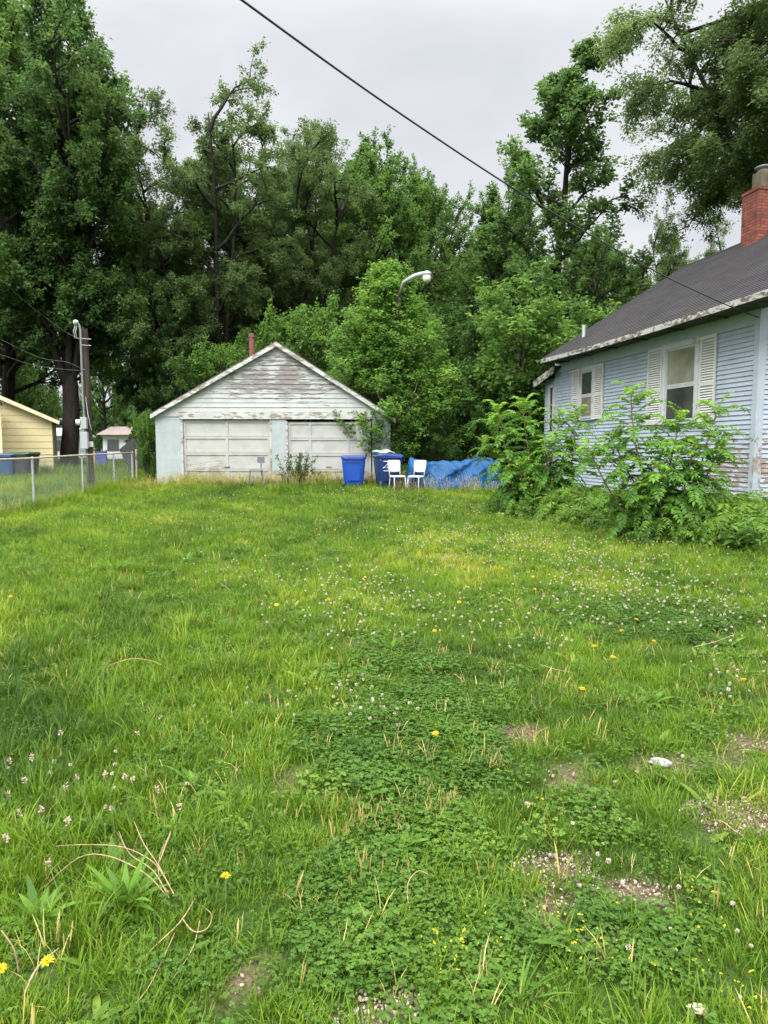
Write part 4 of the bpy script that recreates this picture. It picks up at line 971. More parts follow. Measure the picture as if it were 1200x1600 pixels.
PT_('bright_shrub', 'shrub', 482, 30.5, 476, .66, 10, 'bright green bush behind the right slope of the garage roof', cat='shrub')
PT_('shrub', 'shrub', 565, 29.0, 520, .9, 140, 'dark bush between garage roof and young tree', cat='shrub')
PT_('shrub', 'shrub', 715, 24.2, 580, .9, 200, 'dense bush directly behind the blue tarp', cat='shrub')
PT_('shrub', 'shrub', 685, 22.9, 635, .8, 20, 'low bush under the young tree beside the navy bin', cat='shrub')
PT_('shrub', 'shrub', 645, 25.6, 600, .75, 60, 'dark bush filling in behind the trunk of the young tree', cat='shrub')
PT_('shrub', 'shrub', 775, 25.5, 560, 1.0, 290, 'bush between the tarp and the two pale saplings', cat='shrub')
PT_('shrub', 'shrub', 850, 24.8, 590, .85, 100, 'dark bush at the back corner of the blue house', cat='shrub')
# --- the dark wood behind: rows of trees and tall undergrowth nobody can tell apart
rk_ = random.Random(5)
for k, (px, Yd, tp) in enumerate([(-60, 44, 300), (20, 50, 330), (60, 62, 420), (170, 66, 400), (225, 44, 300), (280, 50, 330), (400, 50, 330), (450, 55, 330), (560, 54, 310), (640, 56, 330), (715, 54, 360), (800, 52, 380), (890, 50, 400), (985, 54, 400), (1090, 58, 420), (480, 46, 380)]):
    PT_(rk_.choice(['maple', 'maple2']), 'woodland_tree', px, Yd, tp, rk_.uniform(.5, .68), rk_.uniform(0, 360), 'dark woodland tree in the mass behind the garage and houses', 'woodland trees behind the yard')
for k, (px, Yd, tp) in enumerate([(262, 38, 500), (285, 36, 560), (300, 41, 480), (395, 40, 470), (440, 42, 450), (520, 38, 490), (560, 41, 470), (610, 38, 480), (680, 36, 470), (725, 38, 480), (770, 35, 500), (830, 34, 500), (890, 33, 490), (940, 36, 470), (75, 84, 600), (120, 92, 610), (158, 88, 622), (196, 95, 606), (232, 84, 612), (30, 90, 600)]):
    PT_('shrub', 'woodland_bush', px, Yd, tp, rk_.uniform(.75, 1.1)*.8, rk_.uniform(0, 360), 'dark tall bush in the understorey of the wood', 'understorey bushes of the wood', cat='shrub')

# ------------------------------------------------------------------ pinnate plants by the house
def pinnate(LV, tb, p, d, length, pairs, lw, rg, droop=.5, tone=.5, stem=.004, ll=None):
    pts = polyline(p, d, length, 7, rg, .04, 0, droop)
    tb.tube(pts, np.linspace(stem, stem*.4, len(pts)), 4, cap=False)
    P, D, Nn, L = [], [], [], []
    for k in range(pairs):
        f = .16 + .82*k/(pairs-1); pp, dp = along(pts, min(.995, f)); side = np.cross(dp, [0, 0, 1]); side = unit(side) if np.linalg.norm(side) > 1e-3 else np.array([1., 0, 0])
        up_ = np.cross(side, dp); sz = (ll or length*.27)*(.75+.45*math.sin(math.pi*min(1, f*.95+.12)))*.8
        for s_ in (1, -1):
            P.append(pp + rg.normal(0, .004, 3)); D.append(side*s_ + dp*.42 - np.array([0, 0, .22]) + rg.normal(0, .10, 3)); Nn.append(up_ + rg.normal(0, .22, 3)); L.append(sz*rg.uniform(.85, 1.12))
    P.append(pts[-1]); D.append(unit(pts[-1]-pts[-2])); Nn.append(np.array([0, 0, 1.])); L.append((ll or length*.27)*.7)
    L = np.array(L); LV.add(np.array(P), np.array(D), np.array(Nn), L, L*lw, np.clip(tone + rg.normal(0, .07, len(L)), 0, 1), fold=.14, droop=.16)
def heaven(name, base, stems, label, seed, cat='plant'):
    """tree-of-heaven suckers: each stem = (dx, dy, height, number of leaves, leaf length)"""
    rg = np.random.default_rng(seed); e = empty(name, base, 0, label, cat); LV = Leaves(); tb = MB(); pet = MB()
    for dx, dy, h, nlv, ll in stems:
        h *= 1.17; dx *= 1.0
        d0 = unit(np.array([dx, dy, h])); Ls = math.sqrt(dx*dx+dy*dy+h*h)
        st = polyline((rg.normal(0, .12), rg.normal(0, .10), -.15), d0, Ls+.15, 6, rg, .05, .06); tb.tube(st, np.linspace(.020, .008, len(st)), 6)
        nlv = int(nlv*2.2)
        for k in range(nlv):
            f = .12 + .88*(k/(nlv-1))**.85; p, _ = along(st, min(.995, f)); az = k*2.39996 + rg.uniform(-.4, .4)
            el = R(8 + 55*max(0, f-.45)/.55 + rg.uniform(-12, 12)); d = np.array([math.cos(az)*math.cos(el), math.sin(az)*math.cos(el), math.sin(el)])
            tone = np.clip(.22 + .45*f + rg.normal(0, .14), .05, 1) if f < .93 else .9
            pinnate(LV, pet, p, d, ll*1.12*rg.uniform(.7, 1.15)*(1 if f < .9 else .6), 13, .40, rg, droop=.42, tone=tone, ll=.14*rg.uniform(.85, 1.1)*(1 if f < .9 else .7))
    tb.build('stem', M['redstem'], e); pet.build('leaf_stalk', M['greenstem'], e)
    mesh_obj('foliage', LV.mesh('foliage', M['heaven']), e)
    return e
b1 = ground_pt(1042, 11.0); heaven('heaven_sapling', b1 - Vector((0, 0, .05)), [(-.42, .1, 2.05, 20, .62), (.05, -.1, 1.62, 18, .60), (.75, .25, 1.78, 19, .60), (-.75, .2, 1.45, 16, .58), (.35, -.35, 1.25, 15, .55), (-1.15, .1, 1.15, 13, .5), (.95, -.1, 1.15, 14, .5), (-.3, -.35, .95, 12, .5)],
        'lush feathery sapling with long pinnate leaves in front of the nearer house window', 21)
b2 = ground_pt(838, 15.5); heaven('heaven_sapling', b2 - Vector((0, 0, .05)), [(-.75, -.1, 2.0, 20, .68), (-.35, .2, 2.15, 20, .65), (.35, .1, 1.9, 18, .62), (.8, .2, 1.95, 18, .60), (-1.15, 0, 1.35, 15, .60), (.1, -.3, 1.4, 15, .58), (.9, -.2, 1.2, 14, .55), (-.5, -.4, .95, 13, .5), (1.35, .1, 1.0, 13, .5)],
        'wide clump of feathery pinnate saplings beside the tarp at the far end of the house', 22)
def fern_meshes(seed, n=36, r=.42):
    rg = np.random.default_rng(seed); LV = Leaves(); tb = MB()
    for k in range(n):
        az = k*2.39996+rg.uniform(-.3, .3); el = R(rg.uniform(22, 78)); d = np.array([math.cos(az)*math.cos(el), math.sin(az)*math.cos(el), math.sin(el)])
        pinnate(LV, tb, (rg.normal(0, .10), rg.normal(0, .10), -.02), d, rg.uniform(.40, .75), 14, .36, rg, droop=.75, tone=np.clip(rg.normal(.42, .2), .02, 1), ll=.085, stem=.003)
    m_ = bpy.data.meshes.new('fern_stalk'); m_.from_pydata(tb.v, [], tb.f); m_.materials.append(M['greenstem'])
    return m_, LV.mesh('fern_fronds', M['fern'])
ferns = [fern_meshes(s) for s in (31, 32, 33)]
k = 0
edge = [(785, 768, 15.6), (820, 778, 14.6), (860, 786, 13.9), (900, 796, 13.1), (945, 803, 12.3), (985, 810, 11.6), (1025, 815, 11.0), (1065, 818, 10.5), (1105, 820, 10.1), (1145, 822, 9.8), (1190, 826, 9.5)]
for (px, py, Yd) in edge:
    for row in range(4):
        Y2 = Yd + .25 + row*.55 + rk_.uniform(-.15, .15); x = (px-600)/F*Yd + row*.30 + rk_.uniform(-.2, .2); mt, mf = ferns[k % 3]
        e = empty('fern_clump', (x, Y2, gzf(x, Y2)), rk_.uniform(0, 6.28), 'feathery green weed clump in the bed along the house wall', 'plant', 'feathery weeds along the house wall')
        s_ = rk_.uniform(1.25, 1.75)*(.72, 1.0, 1.05, 1.1)[row]; e.scale = (s_, s_, s_*rk_.uniform(.85, 1.2)); mesh_obj('stalk', mt, e); mesh_obj('fronds', mf, e); k += 1

# broad-leaved plant at the right edge
def broad_plant(name, base, label, seed, n_st=5, h=.6, leaf=.22, mat='broad', spread=.35):
    rg = np.random.default_rng(seed); e = empty(name, base, 0, label, 'plant'); LV = Leaves(); tb = MB()
    for q in range(n_st):
        az = rg.uniform(0, 6.28); st = polyline((rg.normal(0, .06), rg.normal(0, .06), -.05), unit(np.array([math.cos(az)*spread, math.sin(az)*spread, 1])), h*rg.uniform(.7, 1.1), 5, rg, .06, .05); tb.tube(st, np.linspace(.010, .005, len(st)), 6)
        P, D, Nn, L = [], [], [], []
        for k in range(9):
            f = .2+.8*k/8; p, d = along(st, min(.99, f)); a_ = k*1.7+az
            for s_ in (0, math.pi):
                el = R(rg.uniform(-10, 45)); P.append(p); D.append(np.array([math.cos(a_+s_)*math.cos(el), math.sin(a_+s_)*math.cos(el), math.sin(el)])); Nn.append(np.array([0, 0, 1.])+rg.normal(0, .2, 3)); L.append(leaf*rg.uniform(.7, 1.15)*(1-.35*f))
        L = np.array(L); LV.add(np.array(P), np.array(D), np.array(Nn), L, L*.5, rg.normal(.5, .18, len(L)), fold=.10, droop=.3)
    tb.build('stem', M['greenstem'], e); mesh_obj('foliage', LV.mesh('foliage', M[mat]), e); return e
b = ground_pt(1165, 9.4); broad_plant('milkweed', (b.x, 9.4, b.z), 'broad-leaved weed at the right edge below the corner of the house', 41, 7, .48, .20)
b = ground_pt(1100, 10.4); broad_plant('milkweed', (b.x, 10.1, b.z), 'second smaller broad-leaved weed left of the one at the right edge', 42, 4, .38, .16)
# straggly bush by the garage pier
rg = np.random.default_rng(51); p = at(462, 742, 21.5); e = empty('straggly_bush', (p.x, 21.5, gzf(p.x, 21.5)), 0, 'straggly dark bush growing in front of the pier between the garage doors', 'shrub'); LV = Leaves(); tb = MB()
for k in range(22):
    az = rg.uniform(-.3, 6.6); an = rg.uniform(.1, .95); d = np.array([math.sin(an)*math.cos(az), .5*math.sin(an)*math.sin(az), math.cos(an)])
    br_ = polyline((rg.normal(0, .22), rg.normal(0, .1), -.02), d, rg.uniform(.5, 1.05), 6, rg, .12, .03); tb.tube(br_, np.linspace(.010, .003, 7), 4, cap=False)
    for q in range(26):
        p_, d_ = along(br_, rg.uniform(.05, 1)); m_ = 3; LV.add(np.repeat([p_], m_, 0)+rg.normal(0, .035, (m_, 3)), np.repeat([d_], m_, 0)+rg.normal(0, .7, (m_, 3)), rg.normal(0, .5, (m_, 3))+[0, 0, 1], rg.uniform(.05, .095, m_), rg.uniform(.03, .05, m_), rg.normal(.3, .2, m_))
tb.build('stem', M['redstem'], e); mesh_obj('foliage', LV.mesh('foliage', M['shrub']), e)
# vine creeping on the garage's right corner
rg = np.random.default_rng(52); p = at(614, 745, 21.9); e = empty('climbing_vine', (p.x, 21.9, gzf(p.x, 21.9)), 0, 'leafy vine climbing the right corner of the garage', 'vine'); LV = Leaves(); tb = MB()
for k in range(4):
    br_ = polyline((rg.normal(.05, .05), rg.normal(0, .03), 0), unit(np.array([rg.normal(-.01, .03), rg.normal(0, .04), 1])), rg.uniform(.9, 2.0), 8, rg, .10, .03); tb.tube(br_, np.linspace(.010, .004, 9), 4, cap=False)
    for q in range(40):
        p_, d_ = along(br_, rg.uniform(.35, 1)); m_ = 3; LV.add(np.repeat([p_], m_, 0)+rg.normal(0, .055, (m_, 3))*[1, .5, 1], rg.normal(0, .7, (m_, 3))-[0, .3, .3], rg.normal(0, .4, (m_, 3))+[0, -.5, .8], rg.uniform(.06, .11, m_), rg.uniform(.05, .08, m_), rg.normal(.45, .2, m_))
tb.build('stem', M['redstem'], e); mesh_obj('foliage', LV.mesh('foliage', M['shrub']), e)
# ------------------------------------------------------------------ the lawn
SRC = bpy.data.collections.new('lawn_sources')       # blade clumps the lawn repeats; not linked to the scene itself
def source(name, LV, mat):
    me = LV.mesh(name, mat); o = bpy.data.objects.new(name, me); return o
def tuft(seed, n, h, r, wd, bend=.6, seg=3, tip=.15, tone=(.5, .12)):
    rg = np.random.default_rng(seed); LV = Leaves()
    for k in range(n):
        az = rg.uniform(0, 6.283); rr = r*math.sqrt(rg.uniform(0, 1)); p = np.array([rr*math.cos(az), rr*math.sin(az), -.01]); a2 = az+rg.normal(0, .9); le = rg.uniform(.05, .55)
        d = unit(np.array([math.cos(a2)*le, math.sin(a2)*le, 1.])); H_ = h*rg.uniform(.45, 1.2); pts = [p]; ww = wd*rg.uniform(.7, 1.3)
        bd = rg.uniform(.1, 1.0)*bend
        for s_ in range(seg):
            d = unit(d + np.array([math.cos(a2), math.sin(a2), -.35])*bd*(s_+.4)/seg); pts.append(pts[-1]+d*H_/seg)
        side = unit(np.cross(d, [0, 0, 1.])+rg.normal(0, .15, 3)); wds = [ww*.8, ww, ww*.75, ww*tip][:seg+1] if seg == 3 else list(np.linspace(ww, ww*tip, seg+1))
        LV.strip(pts, wds, side, np.clip(rg.normal(*tone), 0, 1))
    return LV
def clover_patch(seed, n, r, h, leaf):
    rg = np.random.default_rng(seed); LV = Leaves()
    for k in range(n):
        az = rg.uniform(0, 6.283); rr = r*math.sqrt(rg.uniform(0, 1)); H_ = h*rg.uniform(.35, 1.15); c = np.array([rr*math.cos(az)+rg.normal(0, .01), rr*math.sin(az)+rg.normal(0, .01), H_])
        LV.strip([np.array([c[0]*.8, c[1]*.8, -.01]), c], [.0018, .0012], np.array([1., 0, 0]), .4)
        tl = rg.normal(0, .28, 3); nn_ = unit(np.array([tl[0], tl[1], 1.])); a0 = rg.uniform(0, 6.283); sz = leaf*rg.uniform(.65, 1.2); tn = np.clip(rg.normal(.45, .15), 0, 1)
        for q in range(3):
            a = a0+q*2.0944; D = np.array([[math.cos(a), math.sin(a), rg.uniform(-.15, .25)]]); LV.add(c[None], D, nn_[None], [sz], [sz*.95], np.array([tn]), fold=.10, droop=.10)
    return LV
def rosette(seed, n, L, w_, el=(15, 60), droop=.5):
    rg = np.random.default_rng(seed); LV = Leaves()
    for k in range(n):
        a = k*2.39996+rg.uniform(-.3, .3); e_ = R(rg.uniform(*el)); d = np.array([math.cos(a)*math.cos(e_), math.sin(a)*math.cos(e_), math.sin(e_)]); pts = [np.array([0, 0, -.005])]; l_ = L*rg.uniform(.65, 1.15)
        for s_ in range(5): d = unit(d+np.array([0, 0, -droop*.32])); pts.append(pts[-1]+d*l_/5)
        side = unit(np.cross(d, [0, 0, 1.])); LV.strip(pts, [w_*q for q in (.22, .7, 1., .95, .6, .06)], side, np.clip(rg.normal(.5, .18), 0, 1))
    return LV
def scatter(name, P, rot, scl, idx, var, sources, kind_label=None):
    """one 'stuff' object: points carrying clumps of blades or leaves"""
    c = bpy.data.collections.new(name+'_sources')
    for k, s_ in enumerate(sources): s_.name = 'clump_%02d_%s' % (k, name); c.objects.link(s_)
    n = len(P); m = bpy.data.meshes.new(name); m.vertices.add(n); m.vertices.foreach_set('co', np.asarray(P, np.float32).ravel())
    for nm, ty, dat in (('rot', 'FLOAT_VECTOR', rot), ('scl', 'FLOAT', scl), ('var', 'FLOAT', var)):
        a = m.attributes.new(nm, ty, 'POINT'); a.data.foreach_set('vector' if ty == 'FLOAT_VECTOR' else 'value', np.asarray(dat, np.float32).ravel())
    a = m.attributes.new('idx', 'INT', 'POINT'); a.data.foreach_set('value', np.asarray(idx, np.int32))
    m.update(); o = mesh_obj(name, m); tag(o, kind='stuff')
    ng = bpy.data.node_groups.new(name+'_scatter', 'GeometryNodeTree'); ng.is_modifier = True
    ng.interface.new_socket('Geometry', in_out='INPUT', socket_type='NodeSocketGeometry'); ng.interface.new_socket('Geometry', in_out='OUTPUT', socket_type='NodeSocketGeometry')
    gi = ng.nodes.new('NodeGroupInput'); go = ng.nodes.new('NodeGroupOutput'); ip = ng.nodes.new('GeometryNodeInstanceOnPoints'); ci = ng.nodes.new('GeometryNodeCollectionInfo')
    ci.inputs['Collection'].default_value = c; ci.inputs['Separate Children'].default_value = True; ci.inputs['Reset Children'].default_value = True
    ip.inputs['Pick Instance'].default_value = True
    L = ng.links; L.new(gi.outputs[0], ip.inputs['Points']); L.new(ci.outputs[0], ip.inputs['Instance']); L.new(ip.outputs[0], go.inputs[0])
    for nm, ty, so_k in (('rot', 'FLOAT_VECTOR', 'Rotation'), ('scl', 'FLOAT', 'Scale'), ('idx', 'INT', 'Instance Index')):
        na = ng.nodes.new('GeometryNodeInputNamedAttribute'); na.data_type = ty; na.inputs['Name'].default_value = nm; L.new(na.outputs['Attribute'], ip.inputs[so_k])
    md = o.modifiers.new('scatter', 'NODES'); md.node_group = ng
    return o
def inside(x, y):                                   # ground that carries lawn
    ok = (np.abs(x) < .62*y + 1.0) & (y > .7)
    gar = (x > GB.x-.05) & (x < GB.x+GW+.05) & (y > 21.95)
    loc_y = (x-HC.x)*U.x + (y-HC.y)*U.y; loc_x = (x-HC.x)*Vv.x + (y-HC.y)*Vv.y
    hs_ = (loc_x > -.05) & (loc_y > -.1)
    return ok & ~gar & ~hs_
def sample(x0, x1, y0, y1, dens):
    n = int((x1-x0)*(y1-y0)*dens); x = NR.uniform(x0, x1, n); y = NR.uniform(y0, y1, n); k = inside(x, y); return x[k], y[k]
def pxof(x, y):                                     # picture position of ground points (for laying out the photo's patches)
    c, s_ = math.cos(PITCH), math.sin(PITCH); z = gz(x, y)-EYE; d = y*c - z*s_; yc = y*s_ + z*c
    return 600+F*x/d, 800-F*yc/d
def blob(px, py, cx, cy, rx, ry): return np.exp(-(((px-cx)/rx)**2+((py-cy)/ry)**2))
def clover_mask(x, y):
    px, py = pxof(x, y)
    m = 0.95*blob(px, py, 640, 1180, 190, 120) + .9*blob(px, py, 760, 1480, 330, 170) + .8*blob(px, py, 1010, 960, 210, 50) + .55*blob(px, py, 1130, 1130, 160, 110) + .7*blob(px, py, 480, 1500, 200, 110) + .6*blob(px, py, 620, 1020, 110, 60) + .5*blob(px, py, 1120, 1420, 150, 160) + .35*blob(px, py, 200, 1560, 150, 70) + .4*blob(px, py, 520, 880, 100, 30)
    m += .24*vn(x, y, 2.6, 31) + .30*vn(x, y, 7.5, 32) - .10
    return ss(.32, .68, m)
# grass
gr_src = [source('t', tuft(s, 30, .105, .055, .0042, bend=.8), M['grass']) for s in (61, 62, 63)] + [source('t', tuft(s, 26, .17, .05, .0050, bend=.7), M['grass']) for s in (64, 65)] + \
         [source('t', tuft(s, 34, .065, .07, .0036, bend=.9), M['grass']) for s in (66, 67)] + [source('t', tuft(s, 30, .26, .06, .0055, bend=.75), M['grass']) for s in (68, 69)]
gP, gR, gS, gI, gV = [], [], [], [], []
def add_grass(x, y, base_scale):
    if len(x) == 0: return
    px, py = pxof(x, y); cm = clover_mask(x, y); bm = bare(x, y)
    dens = 1 - .52*cm; dens *= 1 - .86*bm; k = NR.uniform(0, 1, len(x)) < dens; x, y, px, py, cm = x[k], y[k], px[k], py[k], cm[k]; n = len(x)
    tall = .85*blob(px, py, 60, 1300, 220, 220) + .55*blob(px, py, 150, 1000, 300, 160) + .45*blob(px, py, 420, 1060, 170, 70) + .5*blob(px, py, 950, 1160, 100, 50) + .5*blob(px, py, 180, 1480, 90, 80) + .22*vn(x, y, 1.7, 41) + .12*vn(x, y, 5, 42)
    tall += ss(.9, .2, np.abs(x-FX))*.9*(y > 11) + ss(20.6, 21.8, y)*.8*(x < .4) + .25*ss(7, 11, y) - .5*ss(7, 3, y)*ss(-.3, .7, x)
    tall = tall - .34 + NR.normal(0, .15, n); u_ = NR.uniform(0, 1, n)
    i = np.where(tall > .75, np.where(u_ < .6, 7+(u_ < .3), 3+(u_ < .8)), np.where(tall > .35, np.where(u_ < .5, 3+(u_ < .25), (u_*3).astype(int)), np.where(tall > -.05, (u_*3).astype(int), np.where(u_ < .55, 5+(u_ < .3), (u_*3).astype(int)))))
    v = .46 + .24*vn(x, y, .8, 43) + .22*vn(x, y, 3.1, 44) + .12*vn(x, y, 9, 45) + NR.normal(0, .10, n)
    v += .18*blob(px, py, 400, 1040, 220, 90) - .05*ss(8, 14, y) - .10*blob(px, py, 1050, 840, 250, 40) + .12*ss(20.2, 21.6, y)*(x < .5) + .04*blob(px, py, 700, 830, 250, 50)
    gP.append(np.stack([x, y, gz(x, y)], 1)); gR.append(np.stack([NR.normal(0, .10, n), NR.normal(0, .10, n), NR.uniform(0, 6.283, n)], 1)); gS.append(base_scale*NR.uniform(.7, 1.25, n)); gI.append(i); gV.append(v)
for (y0, y1, dn, sc) in ((.7, 3.0, 330, .92), (3.0, 5.5, 230, 1.0), (5.5, 9, 135, 1.12), (9, 14, 85, 1.25), (14, 19, 64, 1.4), (19, 27, 56, 1.5), (27, 42, 20, 1.8)):
    x, y = sample(-.62*y1-1, .62*y1+1, y0, y1, dn); add_grass(x, y, sc)
scatter('grass', np.concatenate(gP), np.concatenate(gR), np.concatenate(gS), np.concatenate(gI), np.concatenate(gV), gr_src)
print('grass clumps', sum(len(p) for p in gP))
# clover and other low leaves
cl_src = [source('c', clover_patch(s, 44, .085, .040, .0102), M['clover']) for s in (71, 72, 73)] + [source('c', clover_patch(s, 32, .09, .052, .0128), M['clover']) for s in (74, 75)]
cP, cR, cS, cI, cV = [], [], [], [], []
for (y0, y1, dn, sc) in ((.7, 2.6, 290, .9), (2.6, 4.5, 210, 1.05), (4.5, 8, 110, 1.25), (8, 14, 40, 1.6)):
    x, y = sample(-.62*y1-1, .62*y1+1, y0, y1, dn); cm = clover_mask(x, y); k = NR.uniform(0, 1, len(x)) < np.maximum(cm, .10)*(1-.95*bare(x, y)); x, y = x[k], y[k]; n = len(x)
    cP.append(np.stack([x, y, gz(x, y)], 1)); cR.append(np.stack([NR.normal(0, .1, n), NR.normal(0, .1, n), NR.uniform(0, 6.283, n)], 1)); cS.append(sc*NR.uniform(.75, 1.25, n)); cI.append(NR.integers(0, 5, n)); cV.append(.45+.2*vn(x, y, 2.2, 46)+.15*vn(x, y, 7, 48)+NR.normal(0, .10, n))
scatter('clover', np.concatenate(cP), np.concatenate(cR), np.concatenate(cS), np.concatenate(cI), np.concatenate(cV), cl_src)
print('clover clumps', sum(len(p) for p in cP))
# straw: dead blades through the lawn, seed-headed fringe by the garage and the fence
def seedgrass(seed, n, h):
    rg = np.random.default_rng(seed); LV = Leaves()
    for k in range(n):
        a = rg.uniform(0, 6.283); p = np.array([rg.normal(0, .05), rg.normal(0, .05), 0]); d = unit(np.array([math.cos(a)*.18, math.sin(a)*.18, 1])); H_ = h*rg.uniform(.6, 1.15); q1 = p+d*H_*.6; q2 = q1+unit(d+np.array([math.cos(a)*.2, math.sin(a)*.2, 0]))*H_*.4
        side = np.array([-math.sin(a), math.cos(a), 0.]); LV.strip([p, q1, q2], [.003, .0025, .002], side, rg.uniform(.2, .9))
        m_ = 7; f = rg.uniform(.45, 1, m_)[:, None]; LV.add(q1+(q2-q1)*f, rg.normal(0, .35, (m_, 3))+(q2-q1)/H_*2.2, rg.normal(0, 1, (m_, 3)), rg.uniform(.012, .028, m_), np.full(m_, .006), rg.uniform(.3, 1, m_))
    return LV
def spikes(seed, n, h):
    rg = np.random.default_rng(seed); LV = Leaves()
    for k in range(n):
        p = np.array([rg.normal(0, .025), rg.normal(0, .02), 0]); d = unit(np.array([rg.normal(0, .12), rg.normal(0, .12), 1])); H_ = h*rg.uniform(.6, 1.15); side = unit(np.array([rg.normal(0, 1), rg.normal(0, .5), 0]))
        LV.strip([p, p+d*H_*.5, p+d*H_*.8, p+d*H_], [.003, .0045, .0065, .002], side, rg.uniform(.1, .9))
    return LV
st_src = [source('s', tuft(s, 7, .12, .05, .0035, bend=1.1, tone=(.5, .2)), M['straw']) for s in (81, 82)] + [source('s', seedgrass(s, 9, .42), M['straw']) for s in (83, 84)] + [source('s', spikes(85, 5, .095), M['straw'])]
sP, sS, sI = [], [], []
for (y0, y1, dn) in ((.8, 6, 20), (6, 14, 12), (14, 21, 8)):
    x, y = sample(-.62*y1-1, .62*y1+1, y0, y1, dn); sP.append(np.stack([x, y, gz(x, y)], 1)); sS.append(NR.uniform(.6, 1.2, len(x))); sI.append(np.where(NR.uniform(0, 1, len(x)) < .8, NR.integers(0, 2, len(x)), 4))
for (x0, x1, y0, y1, dn) in ((GB.x-.6, GB.x+GW+.5, 20.9, 21.9, 60), (GB.x+GW, 4.2, 19.4, 20.3, 26), (FX-.3, FX+.4, 13, 24.5, 9)):
    n = int((x1-x0)*(y1-y0)*dn); x = NR.uniform(x0, x1, n); y = NR.uniform(y0, y1, n); sP.append(np.stack([x, y, gz(x, y)], 1)); sS.append(NR.uniform(.55, 1.1, n)); sI.append(NR.integers(2, 4, n))
for px, py, n, r in ((640, 1275, 20, .15), (575, 1300, 12, .08), (690, 1255, 10, .06), (760, 1205, 9, .05), (500, 1290, 6, .08), (560, 1370, 6, .05)):
    c = ground_at(px, py); x = NR.normal(c.x, r, n); y = NR.normal(c.y, r*.7, n); sP.append(np.stack([x, y, gz(x, y)], 1)); sS.append(NR.uniform(.6, 1.0, n)); sI.append(np.full(n, 4))
P = np.concatenate(sP); n = len(P)
scatter('dry_grass', P, np.stack([NR.normal(0, .15, n), NR.normal(0, .15, n), NR.uniform(0, 6.283, n)], 1), np.concatenate(sS), np.concatenate(sI), NR.uniform(.2, .9, n), st_src)
# tiny yellow clover flowers among the leaves at the lower right
hs_ = []
for sd in (111, 112):
    rg = np.random.default_rng(sd); LV = Leaves()
    for k in range(5):
        c_ = np.array([rg.normal(0, .04), rg.normal(0, .04), rg.uniform(.045, .075)]); LV.add(np.repeat([c_], 7, 0), rg.normal(0, 1, (7, 3))+[0, 0, .5], rg.normal(0, 1, (7, 3)), rg.uniform(.004, .0065, 7), np.full(7, .0035), rg.uniform(0, 1, 7))
    hs_.append(source('h', LV, M['yellow_small']))
hp = []
for cx, cy, rx, ry, n in ((920, 1490, 230, 90, 13), (760, 1460, 160, 90, 6), (1080, 1540, 120, 60, 5), (800, 1250, 120, 60, 4)):
    for _ in range(n):
        p = ground_at(rk_.gauss(cx, rx*.6), min(1640, rk_.gauss(cy, ry*.6))); hp.append((p.x, p.y, gzf(p.x, p.y)))
n = len(hp); scatter('yellow_clover', hp, np.stack([np.zeros(n), np.zeros(n), NR.uniform(0, 6.28, n)], 1), NR.uniform(.7, 1.2, n), NR.integers(0, 2, n), NR.uniform(0, 1, n), hs_)
# gravel showing in the worn spots
def pebble(seed):
    rg = np.random.default_rng(seed); bm_ = MB(); bm_.lathe([(.35, -.4), (.85, -.1), (1, .15), (.7, .5), (.2, .65)], n=7)
    V = np.array(bm_.v)*rg.uniform(.7, 1.2, 3)*(1+rg.normal(0, .10, (len(bm_.v), 1)))
    m_ = bpy.data.meshes.new('p'); m_.from_pydata([tuple(v*.0042) for v in V], [], bm_.f); m_.materials.append(M['pebble']); return bpy.data.objects.new('p', m_)
mpb, t, b = newmat('pebble'); oi = N(t, 'ShaderNodeObjectInfo'); rp = ramp(t, [(0, (.11, .085, .06)), (.4, (.24, .19, .14)), (.75, (.34, .285, .23)), (1, (.45, .40, .33))]); t.links.new(oi.outputs['Random'], rp.inputs[0]); t.links.new(rp.outputs[0], b.inputs['Base Color']); b.inputs['Roughness'].default_value = .85
M['pebble'] = mpb
pP = []
for bx, by, rx, ry, gv in BARE:
    n = int(rx*ry*(26000 if gv else 3000)); a = NR.uniform(0, 6.283, n); r_ = np.sqrt(NR.uniform(0, 1, n))*1.15; x = bx+rx*r_*np.cos(a); y = by+ry*r_*np.sin(a); k = NR.uniform(0, 1, n) < bare(x, y)+.1; pP.append(np.stack([x[k], y[k], gz(x[k], y[k])+.012], 1))
P = np.concatenate(pP); n = len(P)
scatter('gravel', P, NR.uniform(0, 6.283, (n, 3)), NR.lognormal(-.1, .4, n), NR.integers(0, 3, n), NR.uniform(0, 1, n), [pebble(s) for s in (1, 2, 3)])

